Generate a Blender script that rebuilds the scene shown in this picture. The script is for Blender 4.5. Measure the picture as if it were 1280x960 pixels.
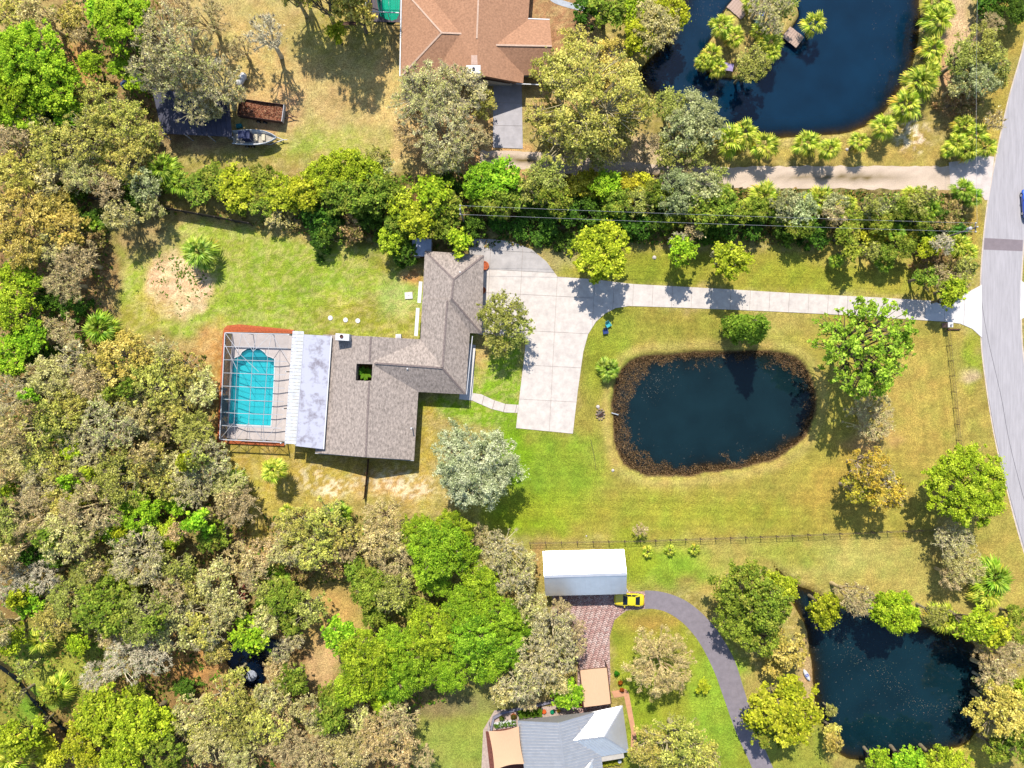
import bpy, math, random
import numpy as np
from mathutils import Vector, Matrix
from mathutils.geometry import tessellate_polygon

for o in list(bpy.data.objects):
    bpy.data.objects.remove(o, do_unlink=True)
SC = bpy.context.scene
COL = SC.collection
R = math.radians

# ------------------------------------------------------------------ camera, sky, sun, exposure
S = 0.12            # metres per photo pixel on the ground
CAMH = 105.0        # drone height
cam = bpy.data.cameras.new('camera')
cam.sensor_width = 36.0
cam.lens = 36.0 * CAMH / (1280 * S)
cam.clip_end = 5000.0
camo = bpy.data.objects.new('camera', cam)
COL.objects.link(camo)
camo.location = (0, 0, CAMH)
SC.camera = camo

SUN_EL = 51.0
SDX, SDY = 0.16, -1.0        # way the shadows fall on the ground
sn = math.hypot(SDX, SDY)
SDX, SDY = SDX / sn, SDY / sn
ldir = Vector((SDX * math.cos(R(SUN_EL)), SDY * math.cos(R(SUN_EL)), -math.sin(R(SUN_EL))))
sun = bpy.data.lights.new('sun', 'SUN')
sun.energy = 4.8
sun.angle = R(0.53)
sun.color = (1.0, 0.95, 0.865)
suno = bpy.data.objects.new('sun', sun)
COL.objects.link(suno)
suno.location = (0, 60, 90)
suno.rotation_euler = ldir.to_track_quat('-Z', 'Y').to_euler()

W = bpy.data.worlds.new('World')
SC.world = W
W.use_nodes = True
wn = W.node_tree
wn.nodes.clear()
wo = wn.nodes.new('ShaderNodeOutputWorld')
wb = wn.nodes.new('ShaderNodeBackground')
ws = wn.nodes.new('ShaderNodeTexSky')
ws.sky_type = 'NISHITA'
ws.sun_disc = False
ws.sun_elevation = R(SUN_EL)
ws.sun_rotation = math.atan2(-SDX, -SDY)
ws.air_density = 1.0
ws.dust_density = 0.6
wb.inputs['Strength'].default_value = 0.15
wn.links.new(ws.outputs[0], wb.inputs[0])
wn.links.new(wb.outputs[0], wo.inputs[0])

SC.view_settings.view_transform = 'Standard'
SC.view_settings.look = 'None'
SC.view_settings.gamma = 1.0
SC.view_settings.exposure = 1.0
SC.view_settings.use_curve_mapping = False
SC.cycles.max_bounces = 5
SC.cycles.diffuse_bounces = 3
SC.cycles.transparent_max_bounces = 16

# ------------------------------------------------------------------ small helpers
rng = np.random.default_rng(7)
random.seed(7)

def px(u, v, z=0.0):
    """photo pixel -> point of the place at height z (straight-down drone view)"""
    k = S * (CAMH - z) / CAMH
    return Vector(((u - 640) * k, (480 - v) * k, z))

def lin(c):
    c = c / 255.0
    return c / 12.92 if c <= 0.04045 else ((c + 0.055) / 1.055) ** 2.4

def rgb(r, g, b, k=1.0):
    """a colour read off the photograph -> base colour under this sun"""
    k *= 0.73
    return (lin(r) * k, lin(g) * k, lin(b) * k)

KA = 0.60      # photo brightness -> albedo

def leafc(r, g, b):
    c = rgb(r, g, b, 1.08)
    return (c[0], c[1] * 1.04, c[2] * 0.85)

def alb(r, g, b):
    return rgb(r, g, b, KA)

def tag(o, label=None, cat=None, group=None, kind=None):
    if label: o['label'] = label
    if cat: o['category'] = cat
    if group: o['group'] = group
    if kind: o['kind'] = kind
    return o

def link(o, parent=None):
    COL.objects.link(o)
    if parent is not None: o.parent = parent
    return o

def empty(name, loc=(0, 0, 0), rz=0.0, parent=None):
    o = bpy.data.objects.new(name, None)
    o.empty_display_size = 0.3
    link(o, parent)
    o.location = loc
    o.rotation_euler = (0, 0, rz)
    return o

class MB:
    """collects shapes; build() makes ONE mesh object"""
    def __init__(s): s.v = []; s.f = []
    def add(s, vs, fs):
        n = len(s.v)
        s.v += [tuple(x) for x in vs]
        s.f += [tuple(i + n for i in f) for f in fs]
        return s
    def box(s, a, b):
        x0, y0, z0 = a; x1, y1, z1 = b
        return s.add([(x0,y0,z0),(x1,y0,z0),(x1,y1,z0),(x0,y1,z0),(x0,y0,z1),(x1,y0,z1),(x1,y1,z1),(x0,y1,z1)],
                     [(3,2,1,0),(4,5,6,7),(0,1,5,4),(1,2,6,5),(2,3,7,6),(3,0,4,7)])
    def prism(s, pts, z0, z1, holes=()):
        loops = [list(pts)] + [list(h) for h in holes]
        flat = [p for l in loops for p in l]
        tris = tessellate_polygon([[Vector((p[0], p[1], 0)) for p in l] for l in loops])
        n = len(flat)
        vs = [(p[0], p[1], z1) for p in flat] + [(p[0], p[1], z0) for p in flat]
        fs = []
        for a, b, c in tris:
            A, B, C = flat[a], flat[b], flat[c]
            up = (B[0]-A[0])*(C[1]-A[1]) - (B[1]-A[1])*(C[0]-A[0])
            if up < 0: b, c = c, b
            fs.append((a, b, c)); fs.append((c+n, b+n, a+n))
        st = 0
        for li, l in enumerate(loops):
            m = len(l)
            area = sum(l[i][0]*l[(i+1)%m][1] - l[(i+1)%m][0]*l[i][1] for i in range(m))
            fl = (area < 0) != (li > 0)
            for i in range(m):
                a, b = st+i, st+(i+1) % m
                fs.append((b, a, a+n, b+n) if fl else (a, b, b+n, a+n)[::-1])
            st += m
        return s.add(vs, fs)
    def slab(s, pts, th):
        """3-D polygon (top face) with thickness th straight down"""
        n = len(pts)
        tris = tessellate_polygon([[Vector((p[0], p[1], 0)) for p in pts]])
        vs = [tuple(p) for p in pts] + [(p[0], p[1], p[2]-th) for p in pts]
        fs = []
        for a, b, c in tris:
            A, B, C = pts[a], pts[b], pts[c]
            if (B[0]-A[0])*(C[1]-A[1]) - (B[1]-A[1])*(C[0]-A[0]) < 0: b, c = c, b
            fs.append((a, b, c)); fs.append((c+n, b+n, a+n))
        for i in range(n):
            a, b = i, (i+1) % n
            fs.append((a, b, b+n, a+n))
        return s.add(vs, fs)
    def tube(s, pts, r, sides=6, r1=None, cap=True):
        pts = [Vector(p) for p in pts]
        n = len(pts)
        if r1 is None: r1 = r
        vs = []; fs = []
        for i, p in enumerate(pts):
            d = (pts[min(i+1, n-1)] - pts[max(i-1, 0)]).normalized()
            up = Vector((0, 0, 1)) if abs(d.z) < 0.9 else Vector((1, 0, 0))
            a = d.cross(up).normalized(); b = d.cross(a).normalized()
            rr = r + (r1 - r) * i / max(1, n-1)
            for k in range(sides):
                t = 2*math.pi*k/sides
                vs.append(p + a*math.cos(t)*rr + b*math.sin(t)*rr)
        for i in range(n-1):
            for k in range(sides):
                k2 = (k+1) % sides
                fs.append((i*sides+k2, i*sides+k, (i+1)*sides+k, (i+1)*sides+k2))
        if cap:
            fs.append(tuple(range(sides))); fs.append(tuple(range((n-1)*sides, n*sides))[::-1])
        return s.add(vs, fs)
    def beam(s, a, b, w, h=None):
        """square bar from a to b"""
        h = h or w
        a = Vector(a); b = Vector(b); d = (b-a).normalized()
        up = Vector((0, 0, 1)) if abs(d.z) < 0.95 else Vector((1, 0, 0))
        x = d.cross(up).normalized()*w/2; y = x.normalized().cross(d).normalized()*h/2
        vs = [a-x-y, a+x-y, a+x+y, a-x+y, b-x-y, b+x-y, b+x+y, b-x+y]
        return s.add(vs, [(0,1,2,3),(7,6,5,4),(1,0,4,5),(2,1,5,6),(3,2,6,7),(0,3,7,4)])
    def lathe(s, prof, c=(0, 0, 0), n=14):
        vs = []; fs = []
        for r, z in prof:
            for k in range(n):
                t = 2*math.pi*k/n
                vs.append((c[0]+r*math.cos(t), c[1]+r*math.sin(t), c[2]+z))
        m = len(prof)
        for i in range(m-1):
            for k in range(n):
                k2 = (k+1) % n
                fs.append((i*n+k, i*n+k2, (i+1)*n+k2, (i+1)*n+k))
        fs.append(tuple(range(n))[::-1]); fs.append(tuple(range((m-1)*n, m*n)))
        return s.add(vs, fs)
    def loft(s, rings, cap=True):
        n = len(rings[0]); m = len(rings)
        vs = [p for r in rings for p in r]; fs = []
        for i in range(m-1):
            for k in range(n):
                k2 = (k+1) % n
                fs.append((i*n+k, i*n+k2, (i+1)*n+k2, (i+1)*n+k))
        if cap:
            fs.append(tuple(range(n))[::-1]); fs.append(tuple(range((m-1)*n, m*n)))
        return s.add(vs, fs)
    def mesh(s, name, m=None, smooth=False):
        me = bpy.data.meshes.new(name)
        me.from_pydata(s.v, [], s.f)
        if m is not None: me.materials.append(m)
        if smooth: me.polygons.foreach_set('use_smooth', [True]*len(me.polygons))
        me.update()
        return me
    def build(s, name, m, parent=None, smooth=False):
        o = bpy.data.objects.new(name, s.mesh(name, m, smooth))
        return link(o, parent)

def meshobj(name, me, parent=None, loc=(0, 0, 0), rot=(0, 0, 0), scale=(1, 1, 1)):
    o = bpy.data.objects.new(name, me)
    link(o, parent)
    o.location = loc; o.rotation_euler = rot; o.scale = scale
    return o

def np_mesh(name, V, F, mat_=None, col=None, smooth=False):
    """numpy verts (n,3), faces (m,k) -> mesh; col = per-vertex rgb"""
    me = bpy.data.meshes.new(name)
    V = np.ascontiguousarray(V, dtype=np.float32); F = np.ascontiguousarray(F, dtype=np.int32)
    m, k = F.shape
    me.vertices.add(len(V)); me.vertices.foreach_set('co', V.ravel())
    me.loops.add(m*k); me.loops.foreach_set('vertex_index', F.ravel())
    me.polygons.add(m)
    me.polygons.foreach_set('loop_start', np.arange(0, m*k, k, dtype=np.int32))
    me.polygons.foreach_set('loop_total', np.full(m, k, dtype=np.int32))
    if smooth: me.polygons.foreach_set('use_smooth', np.ones(m, dtype=bool))
    me.update(calc_edges=True)
    if col is not None:
        at = me.color_attributes.new('Col', 'FLOAT_COLOR', 'POINT')
        C4 = np.ones((len(V), 4), dtype=np.float32); C4[:, :3] = col
        at.data.foreach_set('color', C4.ravel())
    if mat_ is not None: me.materials.append(mat_)
    return me

# ------------------------------------------------------------------ materials
MATS = {}
def nodes(name):
    m = bpy.data.materials.new(name); m.use_nodes = True
    nt = m.node_tree
    return m, nt, nt.nodes['Principled BSDF'], nt.nodes['Material Output']

def mat(name, c, rough=0.8, var=0.12, scale=3.0, metal=0.0, bump=0.0, bscale=20.0, spec=0.3, stretch=(1,1,1), detail=6.0, c2=None, coat=0.0):
    """solid stuff with noise-driven colour variation and fine relief"""
    if name in MATS: return MATS[name]
    m, nt, p, out = nodes(name)
    N = nt.nodes.new; L = nt.links.new
    tc = N('ShaderNodeTexCoord'); mp = N('ShaderNodeMapping'); mp.inputs['Scale'].default_value = stretch
    L(tc.outputs['Object'], mp.inputs[0])
    nz = N('ShaderNodeTexNoise'); nz.inputs['Scale'].default_value = scale; nz.inputs['Detail'].default_value = detail
    nz.inputs['Roughness'].default_value = 0.7
    L(mp.outputs[0], nz.inputs[0])
    rp = N('ShaderNodeValToRGB')
    lo = tuple(x*(1-var*2.2) for x in c); hi = tuple(min(1, x*(1+var*2.2)) for x in (c2 or c))
    rp.color_ramp.elements[0].position = 0.3; rp.color_ramp.elements[1].position = 0.7
    rp.color_ramp.elements[0].color = (*lo, 1); rp.color_ramp.elements[1].color = (*hi, 1)
    L(nz.outputs[0], rp.inputs[0]); L(rp.outputs[0], p.inputs['Base Color'])
    p.inputs['Roughness'].default_value = rough; p.inputs['Metallic'].default_value = metal
    p.inputs['Specular IOR Level'].default_value = spec
    p.inputs['Coat Weight'].default_value = coat
    if bump:
        n2 = N('ShaderNodeTexNoise'); n2.inputs['Scale'].default_value = bscale; n2.inputs['Detail'].default_value = 5
        L(mp.outputs[0], n2.inputs[0])
        bp = N('ShaderNodeBump'); bp.inputs['Strength'].default_value = bump; bp.inputs['Distance'].default_value = 0.05
        L(n2.outputs[0], bp.inputs['Height']); L(bp.outputs[0], p.inputs['Normal'])
    MATS[name] = m
    return m

def attr_mat(name, rough=0.9, fine=((30.0, 0.35), (6.0, 0.25)), bump=0.5, bscale=14.0, stripes=0.0):
    """colour from the 'Col' attribute, broken up by fine noise"""
    m, nt, p, out = nodes(name)
    N = nt.nodes.new; L = nt.links.new
    at = N('ShaderNodeAttribute'); at.attribute_name = 'Col'
    tc = N('ShaderNodeTexCoord')
    cur = at.outputs['Color']
    for sc_, amp in fine:
        nz = N('ShaderNodeTexNoise'); nz.inputs['Scale'].default_value = sc_; nz.inputs['Detail'].default_value = 4; nz.inputs['Roughness'].default_value = 0.75
        L(tc.outputs['Object'], nz.inputs[0])
        mr = N('ShaderNodeMapRange'); mr.inputs[1].default_value = 0.28; mr.inputs[2].default_value = 0.72
        mr.inputs[3].default_value = 1-amp; mr.inputs[4].default_value = 1+amp
        L(nz.outputs[0], mr.inputs[0])
        mx = N('ShaderNodeVectorMath'); mx.operation = 'SCALE'
        L(cur, mx.inputs[0]); L(mr.outputs[0], mx.inputs['Scale'])
        cur = mx.outputs[0]
    L(cur, p.inputs['Base Color'])
    p.inputs['Roughness'].default_value = rough; p.inputs['Specular IOR Level'].default_value = 0.1
    if bump:
        n2 = N('ShaderNodeTexNoise'); n2.inputs['Scale'].default_value = bscale; n2.inputs['Detail'].default_value = 6; n2.inputs['Roughness'].default_value = 0.7
        L(tc.outputs['Object'], n2.inputs[0])
        bp = N('ShaderNodeBump'); bp.inputs['Strength'].default_value = bump; bp.inputs['Distance'].default_value = 0.12
        L(n2.outputs[0], bp.inputs['Height']); L(bp.outputs[0], p.inputs['Normal'])
    return m

def leaf_mat(name, trans=0.3, spec=0.25, var=0.12):
    """leaves: colour attribute, a little per-plant variation, light passing through"""
    m, nt, p, out = nodes(name)
    N = nt.nodes.new; L = nt.links.new
    at = N('ShaderNodeAttribute'); at.attribute_name = 'Col'
    oi = N('ShaderNodeObjectInfo')
    hs = N('ShaderNodeHueSaturation')
    mr = N('ShaderNodeMapRange'); mr.inputs[3].default_value = 1-var; mr.inputs[4].default_value = 1+var
    L(oi.outputs['Random'], mr.inputs[0]); L(mr.outputs[0], hs.inputs['Value'])
    ml = N('ShaderNodeMath'); ml.operation = 'MULTIPLY'; ml.inputs[1].default_value = 7.31
    fr = N('ShaderNodeMath'); fr.operation = 'FRACT'
    L(oi.outputs['Random'], ml.inputs[0]); L(ml.outputs[0], fr.inputs[0])
    mh = N('ShaderNodeMapRange'); mh.inputs[3].default_value = 0.5-0.018; mh.inputs[4].default_value = 0.5+0.018
    L(fr.outputs[0], mh.inputs[0]); L(mh.outputs[0], hs.inputs['Hue'])
    L(at.outputs['Color'], hs.inputs['Color'])
    L(hs.outputs[0], p.inputs['Base Color'])
    p.inputs['Roughness'].default_value = 0.55; p.inputs['Specular IOR Level'].default_value = spec
    tr = N('ShaderNodeBsdfTranslucent')
    L(hs.outputs[0], tr.inputs[0])
    mx = N('ShaderNodeMixShader'); mx.inputs[0].default_value = trans
    L(p.outputs[0], mx.inputs[1]); L(tr.outputs[0], mx.inputs[2]); L(mx.outputs[0], out.inputs[0])
    return m

def water_mat(name, deep, clear=1.1, rough=0.06, tint=(0.55, 0.5, 0.35)):
    """murky pond water: sees the bed where shallow ('Depth' attribute, metres), own colour where deep"""
    m, nt, p, out = nodes(name)
    N = nt.nodes.new; L = nt.links.new
    p.inputs['Base Color'].default_value = (*deep, 1); p.inputs['Roughness'].default_value = rough
    p.inputs['IOR'].default_value = 1.33; p.inputs['Specular IOR Level'].default_value = 0.5
    tc = N('ShaderNodeTexCoord')
    n2 = N('ShaderNodeTexNoise'); n2.inputs['Scale'].default_value = 2.2; n2.inputs['Detail'].default_value = 5
    L(tc.outputs['Object'], n2.inputs[0])
    bp = N('ShaderNodeBump'); bp.inputs['Strength'].default_value = 0.12; bp.inputs['Distance'].default_value = 0.05
    L(n2.outputs[0], bp.inputs['Height']); L(bp.outputs[0], p.inputs['Normal'])
    nc = N('ShaderNodeTexNoise'); nc.inputs['Scale'].default_value = 0.22; nc.inputs['Detail'].default_value = 6
    L(tc.outputs['Object'], nc.inputs[0])
    rp = N('ShaderNodeValToRGB'); rp.color_ramp.elements[0].position = 0.3; rp.color_ramp.elements[1].position = 0.7
    rp.color_ramp.elements[0].color = (*[x*0.8 for x in deep], 1); rp.color_ramp.elements[1].color = (*[x*1.2 for x in deep], 1)
    L(nc.outputs[0], rp.inputs[0]); L(rp.outputs[0], p.inputs['Base Color'])
    at = N('ShaderNodeAttribute'); at.attribute_name = 'Depth'
    mu = N('ShaderNodeMath'); mu.operation = 'MULTIPLY'; mu.inputs[1].default_value = -1.0/clear
    ex = N('ShaderNodeMath'); ex.operation = 'EXPONENT'
    L(at.outputs['Fac'], mu.inputs[0]); L(mu.outputs[0], ex.inputs[0])
    tr = N('ShaderNodeBsdfTransparent'); tr.inputs[0].default_value = (*tint, 1)
    mx = N('ShaderNodeMixShader')
    L(ex.outputs[0], mx.inputs[0]); L(p.outputs[0], mx.inputs[1]); L(tr.outputs[0], mx.inputs[2])
    L(mx.outputs[0], out.inputs[0])
    return m

def screen_mat(name, c, fac):
    """insect screen: woven threads let most light through"""
    m, nt, p, out = nodes(name)
    N = nt.nodes.new; L = nt.links.new
    p.inputs['Base Color'].default_value = (*c, 1); p.inputs['Roughness'].default_value = 0.8
    tr = N('ShaderNodeBsdfTransparent'); mx = N('ShaderNodeMixShader'); mx.inputs[0].default_value = fac
    L(tr.outputs[0], mx.inputs[1]); L(p.outputs[0], mx.inputs[2]); L(mx.outputs[0], out.inputs[0])
    return m

# ------------------------------------------------------------------ numpy noise and polygon distance
def vnoise(x, y, seed):
    r = np.random.default_rng(seed); T = r.random((257, 257))
    xi = np.floor(x).astype(int); yi = np.floor(y).astype(int)
    fx = x-xi; fy = y-yi
    fx = fx*fx*(3-2*fx); fy = fy*fy*(3-2*fy)
    a = T[xi % 256, yi % 256]; b = T[(xi+1) % 256, yi % 256]; c = T[xi % 256, (yi+1) % 256]; d = T[(xi+1) % 256, (yi+1) % 256]
    return (a*(1-fx)+b*fx)*(1-fy) + (c*(1-fx)+d*fx)*fy

def fbm(x, y, seed, oct=4):
    s = 0; a = 0.5; t = 0
    for i in range(oct):
        s = s + a*vnoise(x*2**i, y*2**i, seed+i); t += a; a *= 0.55
    return s/t

def smooth_loop(pts, n=5):
    """closed Catmull-Rom through pixel points"""
    out = []; m = len(pts)
    for i in range(m):
        p0, p1, p2, p3 = (np.array(pts[(i+k-1) % m], float) for k in range(4))
        for j in range(n):
            t = j/n
            out.append(0.5*((2*p1)+(-p0+p2)*t+(2*p0-5*p1+4*p2-p3)*t*t+(-p0+3*p1-3*p2+p3)*t**3))
    return [tuple(p) for p in out]

def smooth_line(pts, n=6):
    out = []; m = len(pts)
    for i in range(m-1):
        p0 = np.array(pts[max(i-1, 0)], float); p1 = np.array(pts[i], float); p2 = np.array(pts[i+1], float); p3 = np.array(pts[min(i+2, m-1)], float)
        for j in range(n):
            t = j/n
            out.append(tuple(0.5*((2*p1)+(-p0+p2)*t+(2*p0-5*p1+4*p2-p3)*t*t+(-p0+3*p1-3*p2+p3)*t**3)))
    out.append(tuple(map(float, pts[-1])))
    return out

def sdf(U, V, poly):
    """signed distance in pixels, negative inside"""
    d = np.full(U.shape, 1e9); ins = np.zeros(U.shape, bool)
    n = len(poly)
    for i in range(n):
        ax, ay = poly[i]; bx, by = poly[(i+1) % n]
        ex, ey = bx-ax, by-ay
        wx, wy = U-ax, V-ay
        t = np.clip((wx*ex+wy*ey)/(ex*ex+ey*ey+1e-9), 0, 1)
        d = np.minimum(d, (wx-ex*t)**2+(wy-ey*t)**2)
        c = ((ay > V) != (by > V)) & (U < (bx-ax)*(V-ay)/((by-ay) if abs(by-ay) > 1e-9 else 1e-9)+ax)
        ins ^= c
    d = np.sqrt(d)
    return np.where(ins, -d, d)

def sstep(a, b, x):
    t = np.clip((x-a)/(b-a), 0, 1)
    return t*t*(3-2*t)

# ================================================================== GROUND
POND_MID = smooth_loop([(765,500),(768,476),(781,455),(802,445),(840,441),(900,438),(950,437),(986,441),(1010,458),(1022,490),(1018,525),(1000,556),(968,575),(930,585),(880,594),(840,597),(805,594),(782,584),(769,560),(765,530)])
POND_MID_IN = smooth_loop([(790,525),(796,498),(812,470),(836,459),(880,454),(930,453),(962,454),(985,470),(1007,485),(1004,520),(990,545),(955,561),(900,573),(850,577),(812,566),(795,546)])
POND_TOP = smooth_loop([(798,88),(812,112),(850,148),(905,164),(960,172),(1010,171),(1060,166),(1095,150),(1118,125),(1138,92),(1150,50),(1152,0),(1150,-70),(980,-110),(860,-70),(852,0),(832,50)])
ISLAND = smooth_loop([(878,82),(892,45),(903,22),(928,-6),(975,-12),(1000,12),(986,38),(968,60),(958,84),(935,96),(905,97)])
POND_BR = smooth_loop([(966,706),(985,722),(1012,738),(1050,752),(1100,768),(1160,785),(1210,798),(1232,830),(1234,880),(1222,918),(1195,938),(1130,950),(1070,952),(1042,938),(1027,905),(1018,870),(1014,820),(1006,780),(988,748)])
POND_SM = smooth_loop([(276,806),(300,796),(336,798),(356,806),(352,824),(330,836),(332,852),(318,864),(300,856),(286,838)])
POOL = [(291.5,449),(296,446.5),(300,445),(303,440),(309,436),(316,435),(325,436.5),(331,441),(334,445.5),(338,446.5),(343,449),(342.5,470),(341,500),(338.5,532),(312,531),(286,529.5),(288,500),(290,470)]
POOL2 = [(470,-40),(500,-40),(500,0),(499,18),(496,24),(490,26),(482,24),(475,20),(472,5),(470,-15)]
DITCH = [(-30,815),(5,838),(20,850),(40,876),(62,898),(86,918)]
WZ = -0.35

fine_x = np.arange(-84, 84.01, 0.36); fine_y = np.arange(-66, 66.01, 0.36)
gx = np.concatenate([[-1500, -700, -350, -200, -130, -100, -90], fine_x, [90, 100, 130, 200, 350, 700, 1500]])
gy = np.concatenate([[-1500, -700, -350, -200, -130, -95, -75], fine_y, [75, 95, 130, 200, 350, 700, 1500]])
GX, GY = np.meshgrid(gx, gy, indexing='ij')
U = 640+GX/S; V = 480-GY/S
GZ = np.zeros(GX.shape)
n_s = fbm(U/22.0, V/22.0, 3, 4); n_w = fbm(U/22.0+91, V/22.0+17, 11, 4)
wu = (n_s-0.5)*9; wv = (n_w-0.5)*9
SD = {}
for nm, poly, dep, wid in (('mid', POND_MID, 1.9, 70), ('top', POND_TOP, 2.8, 42), ('br', POND_BR, 2.6, 55), ('sm', POND_SM, 2.6, 14)):
    d = sdf(U+wu*0.6, V+wv*0.6, poly); SD[nm] = d
    if nm == 'mid':
        z = -0.42*sstep(3, -4, d) - 0.10*sstep(-4, -12, d) - dep*sstep(-5, -wid, d+(n_w-.5)*20)**0.55
    else:
        z = -0.5*sstep(4, -3, d) - dep*np.clip(sstep(-1, -wid, d), 0, 1)**(1.1 if nm == 'top' else .8)
    GZ = np.minimum(GZ, z)
dI = sdf(U+wu, V+wv, ISLAND); SD['isl'] = dI
GZ = np.where(dI < 14, GZ*sstep(-3, 14, dI) + 0.12*sstep(4, -6, dI), GZ)
# drainage ditch
dd = np.full(U.shape, 1e9)
for (a, b), (c, e) in zip(DITCH[:-1], DITCH[1:]):
    t = np.clip(((U-a)*(c-a)+(V-b)*(e-b))/((c-a)**2+(e-b)**2), 0, 1)
    dd = np.minimum(dd, np.hypot(U-a-t*(c-a), V-b-t*(e-b)))
GZ = GZ - 0.75*sstep(9, 3, dd+(n_s-0.5)*5)
GZ = np.maximum(GZ, np.where((np.hypot((U-1143)/13, (V-50)/40) < 1+(n_s-.5)) | (np.hypot((U-1126)/16, (V-104)/20) < 1+(n_s-.5)), np.maximum(GZ, -.62-.5*n_w), -99))
# roadside swale
sw = np.abs(U-(1207+np.clip(V-430, 0, 400)*0.06)); GZ = GZ - 0.10*sstep(9, 0, sw)*sstep(415, 440, V)*sstep(760, 700, V)
# swimming pools are dug in
for pl in (POOL, POOL2):
    GZ = np.where(sdf(U, V, pl) < 3.2, -2.4, GZ)

# colours of what grows or lies there (dry grass, green grass, litter, sand)
U2 = U+wu*2.6; V2 = V+wv*2.6
C = np.empty(U.shape+(3,)); C[:] = alb(158, 140, 76)
spk = fbm(U/5.0, V/3.5, 87, 3)
def zone(shape, c, soft=14.0, k=1.0, ragged=0.5, speck=False):
    """blend a ground cover in; ragged edges follow the noise"""
    global C
    if len(shape) == 4 and not isinstance(shape[0], tuple):
        cx, cy, rx, ry = shape
        q = (np.sqrt(((U2-cx)/rx)**2+((V2-cy)/ry)**2)-1)*min(rx, ry)
    else:
        q = sdf(U2, V2, shape)
    w = sstep(soft, -soft, q + (n_s-0.5)*soft*2*ragged)*k
    if speck: w = w*sstep(.46, .60, spk)
    C = C*(1-w[..., None]) + np.array(alb(*c))*w[..., None]
litter = (146, 112, 74)
zone([(-900,-600),(200,-600),(235,190),(120,262),(160,300),(150,420),(262,440),(272,590),(330,650),(345,720),(400,760),(420,840),(520,850),(540,960),(540,1500),(-900,1500)], litter, 16)
zone((120,640,160,200), (120,108,58), 50, .6)
zone([(-900,-600),(2200,-600),(2200,-30),(-900,-30)], (140,120,70), 20)
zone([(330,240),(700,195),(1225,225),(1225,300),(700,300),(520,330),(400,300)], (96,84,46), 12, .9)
# yard of the brown-roofed house
zone([(230,-60),(505,-60),(505,100),(625,100),(625,215),(420,210),(200,205)], (186,158,104), 14)
zone((395,178,75,20), (150,158,62), 14, .9); zone((470,110,45,45), (192,160,102), 16); zone((340,115,36,55), (198,150,112), 14, .9)
zone((250,178,60,14), (165,130,95), 8); zone((300,200,110,10), (150,140,60), 8, .8); zone((430,40,60,40), (160,145,70), 18, .8)
zone((565,170,60,45), (200,150,105), 16, .9); zone((700,90,70,90), (196,160,108), 20); zone((635,205,40,24), (214,160,112), 8)
zone((330,60,50,60), (188,160,96), 20, .7)
zone((690,30,50,40), (170,125,90), 16)
zone((810,200,70,26), (205,175,145), 14)
# behind the back fence / pool side
zone([(120,262),(320,290),(430,310),(525,322),(525,418),(280,416),(272,420),(150,412),(150,330)], (150,160,58), 8)
zone((400,330,90,22), (136,152,48), 16, .9); zone((335,370,60,30), (140,158,44), 22, .8); zone((470,395,70,20), (150,138,52), 14, .8)
zone((180,295,45,30), (150,122,84), 14, .9); zone((222,357,43,42), (206,166,128), 8); zone((222,357,40,40), (236,204,172), 8, .8, .5, True); zone((178,390,30,26), (160,146,62), 12, .8)
zone((264,428,20,26), (196,152,92), 10); zone((276,500,9,60), (186,128,66), 6); zone((500,374,26,26), (160,176,104), 12, .55)
zone((515,345,14,12), (190,130,80), 6); zone((505,325,60,12), (150,135,60), 8,.7)
# front bed and walk lawn
zone([(588,412),(657,412),(650,535),(525,520),(525,496),(590,496)], (130,158,40), 7); zone((598,440,9,28), (184,150,92), 6); zone((560,508,40,8), (128,150,34), 8); zone((535,540,8,40), (180,152,62), 6)
# south yard
zone([(280,560),(540,520),(545,640),(455,625),(340,640),(300,640),(285,590)], (176,150,70), 10)
zone((335,640,40,40), (178,158,66), 16, .8); zone((490,608,60,16), (200,160,108), 14, .8); zone((500,605,50,15), (238,212,184), 9, 1, .5, True); zone((412,606,30,14), (240,222,190), 8, 1, .5, True); zone((390,592,18,8), (235,212,180), 6, 1, .5, True); zone((600,30,900,900), (206,180,126), 40, .35, .3, True)
# the big front lawn round the pond
zone([(640,536),(718,544),(735,410),(790,382),(1165,399),(1192,420),(1196,560),(1165,668),(660,676),(600,640)], (160,144,66), 5, 1, .2)
zone((760,430,34,70), (140,146,46), 16, .9); zone((690,590,62,50), (134,152,46), 22); zone((660,645,60,26), (138,156,30), 16); zone((640,560,24,40), (122,150,30), 14)
zone((850,640,170,22), (152,148,52), 18, .9); zone((900,410,150,16), (150,142,58), 14, .8); zone((1050,610,60,50), (176,148,70), 26, .8)
zone((1140,500,50,90), (176,150,78), 30, .8); zone((980,400,40,20), (176,152,88), 14, .7); zone((1085,550,30,14), (190,150,100), 8, .8)
ring = np.exp(-((SD['mid']-7)/7.0)**2)*0.7; C = C*(1-ring[..., None])+np.array(alb(182, 158, 92))*ring[..., None]
# strip between drive and hedge
zone([(690,318),(1170,312),(1226,330),(1215,362),(1160,373),(900,360),(700,345)], (156,146,58), 6, 1, .3); zone((820,335,60,20), (140,146,44), 14, .8); zone((1000,345,60,20), (146,148,46), 14, .8); zone((700,325,20,16), (166,150,96), 8)
zone((1100,320,80,12), (176,154,88), 10, .7)
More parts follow.
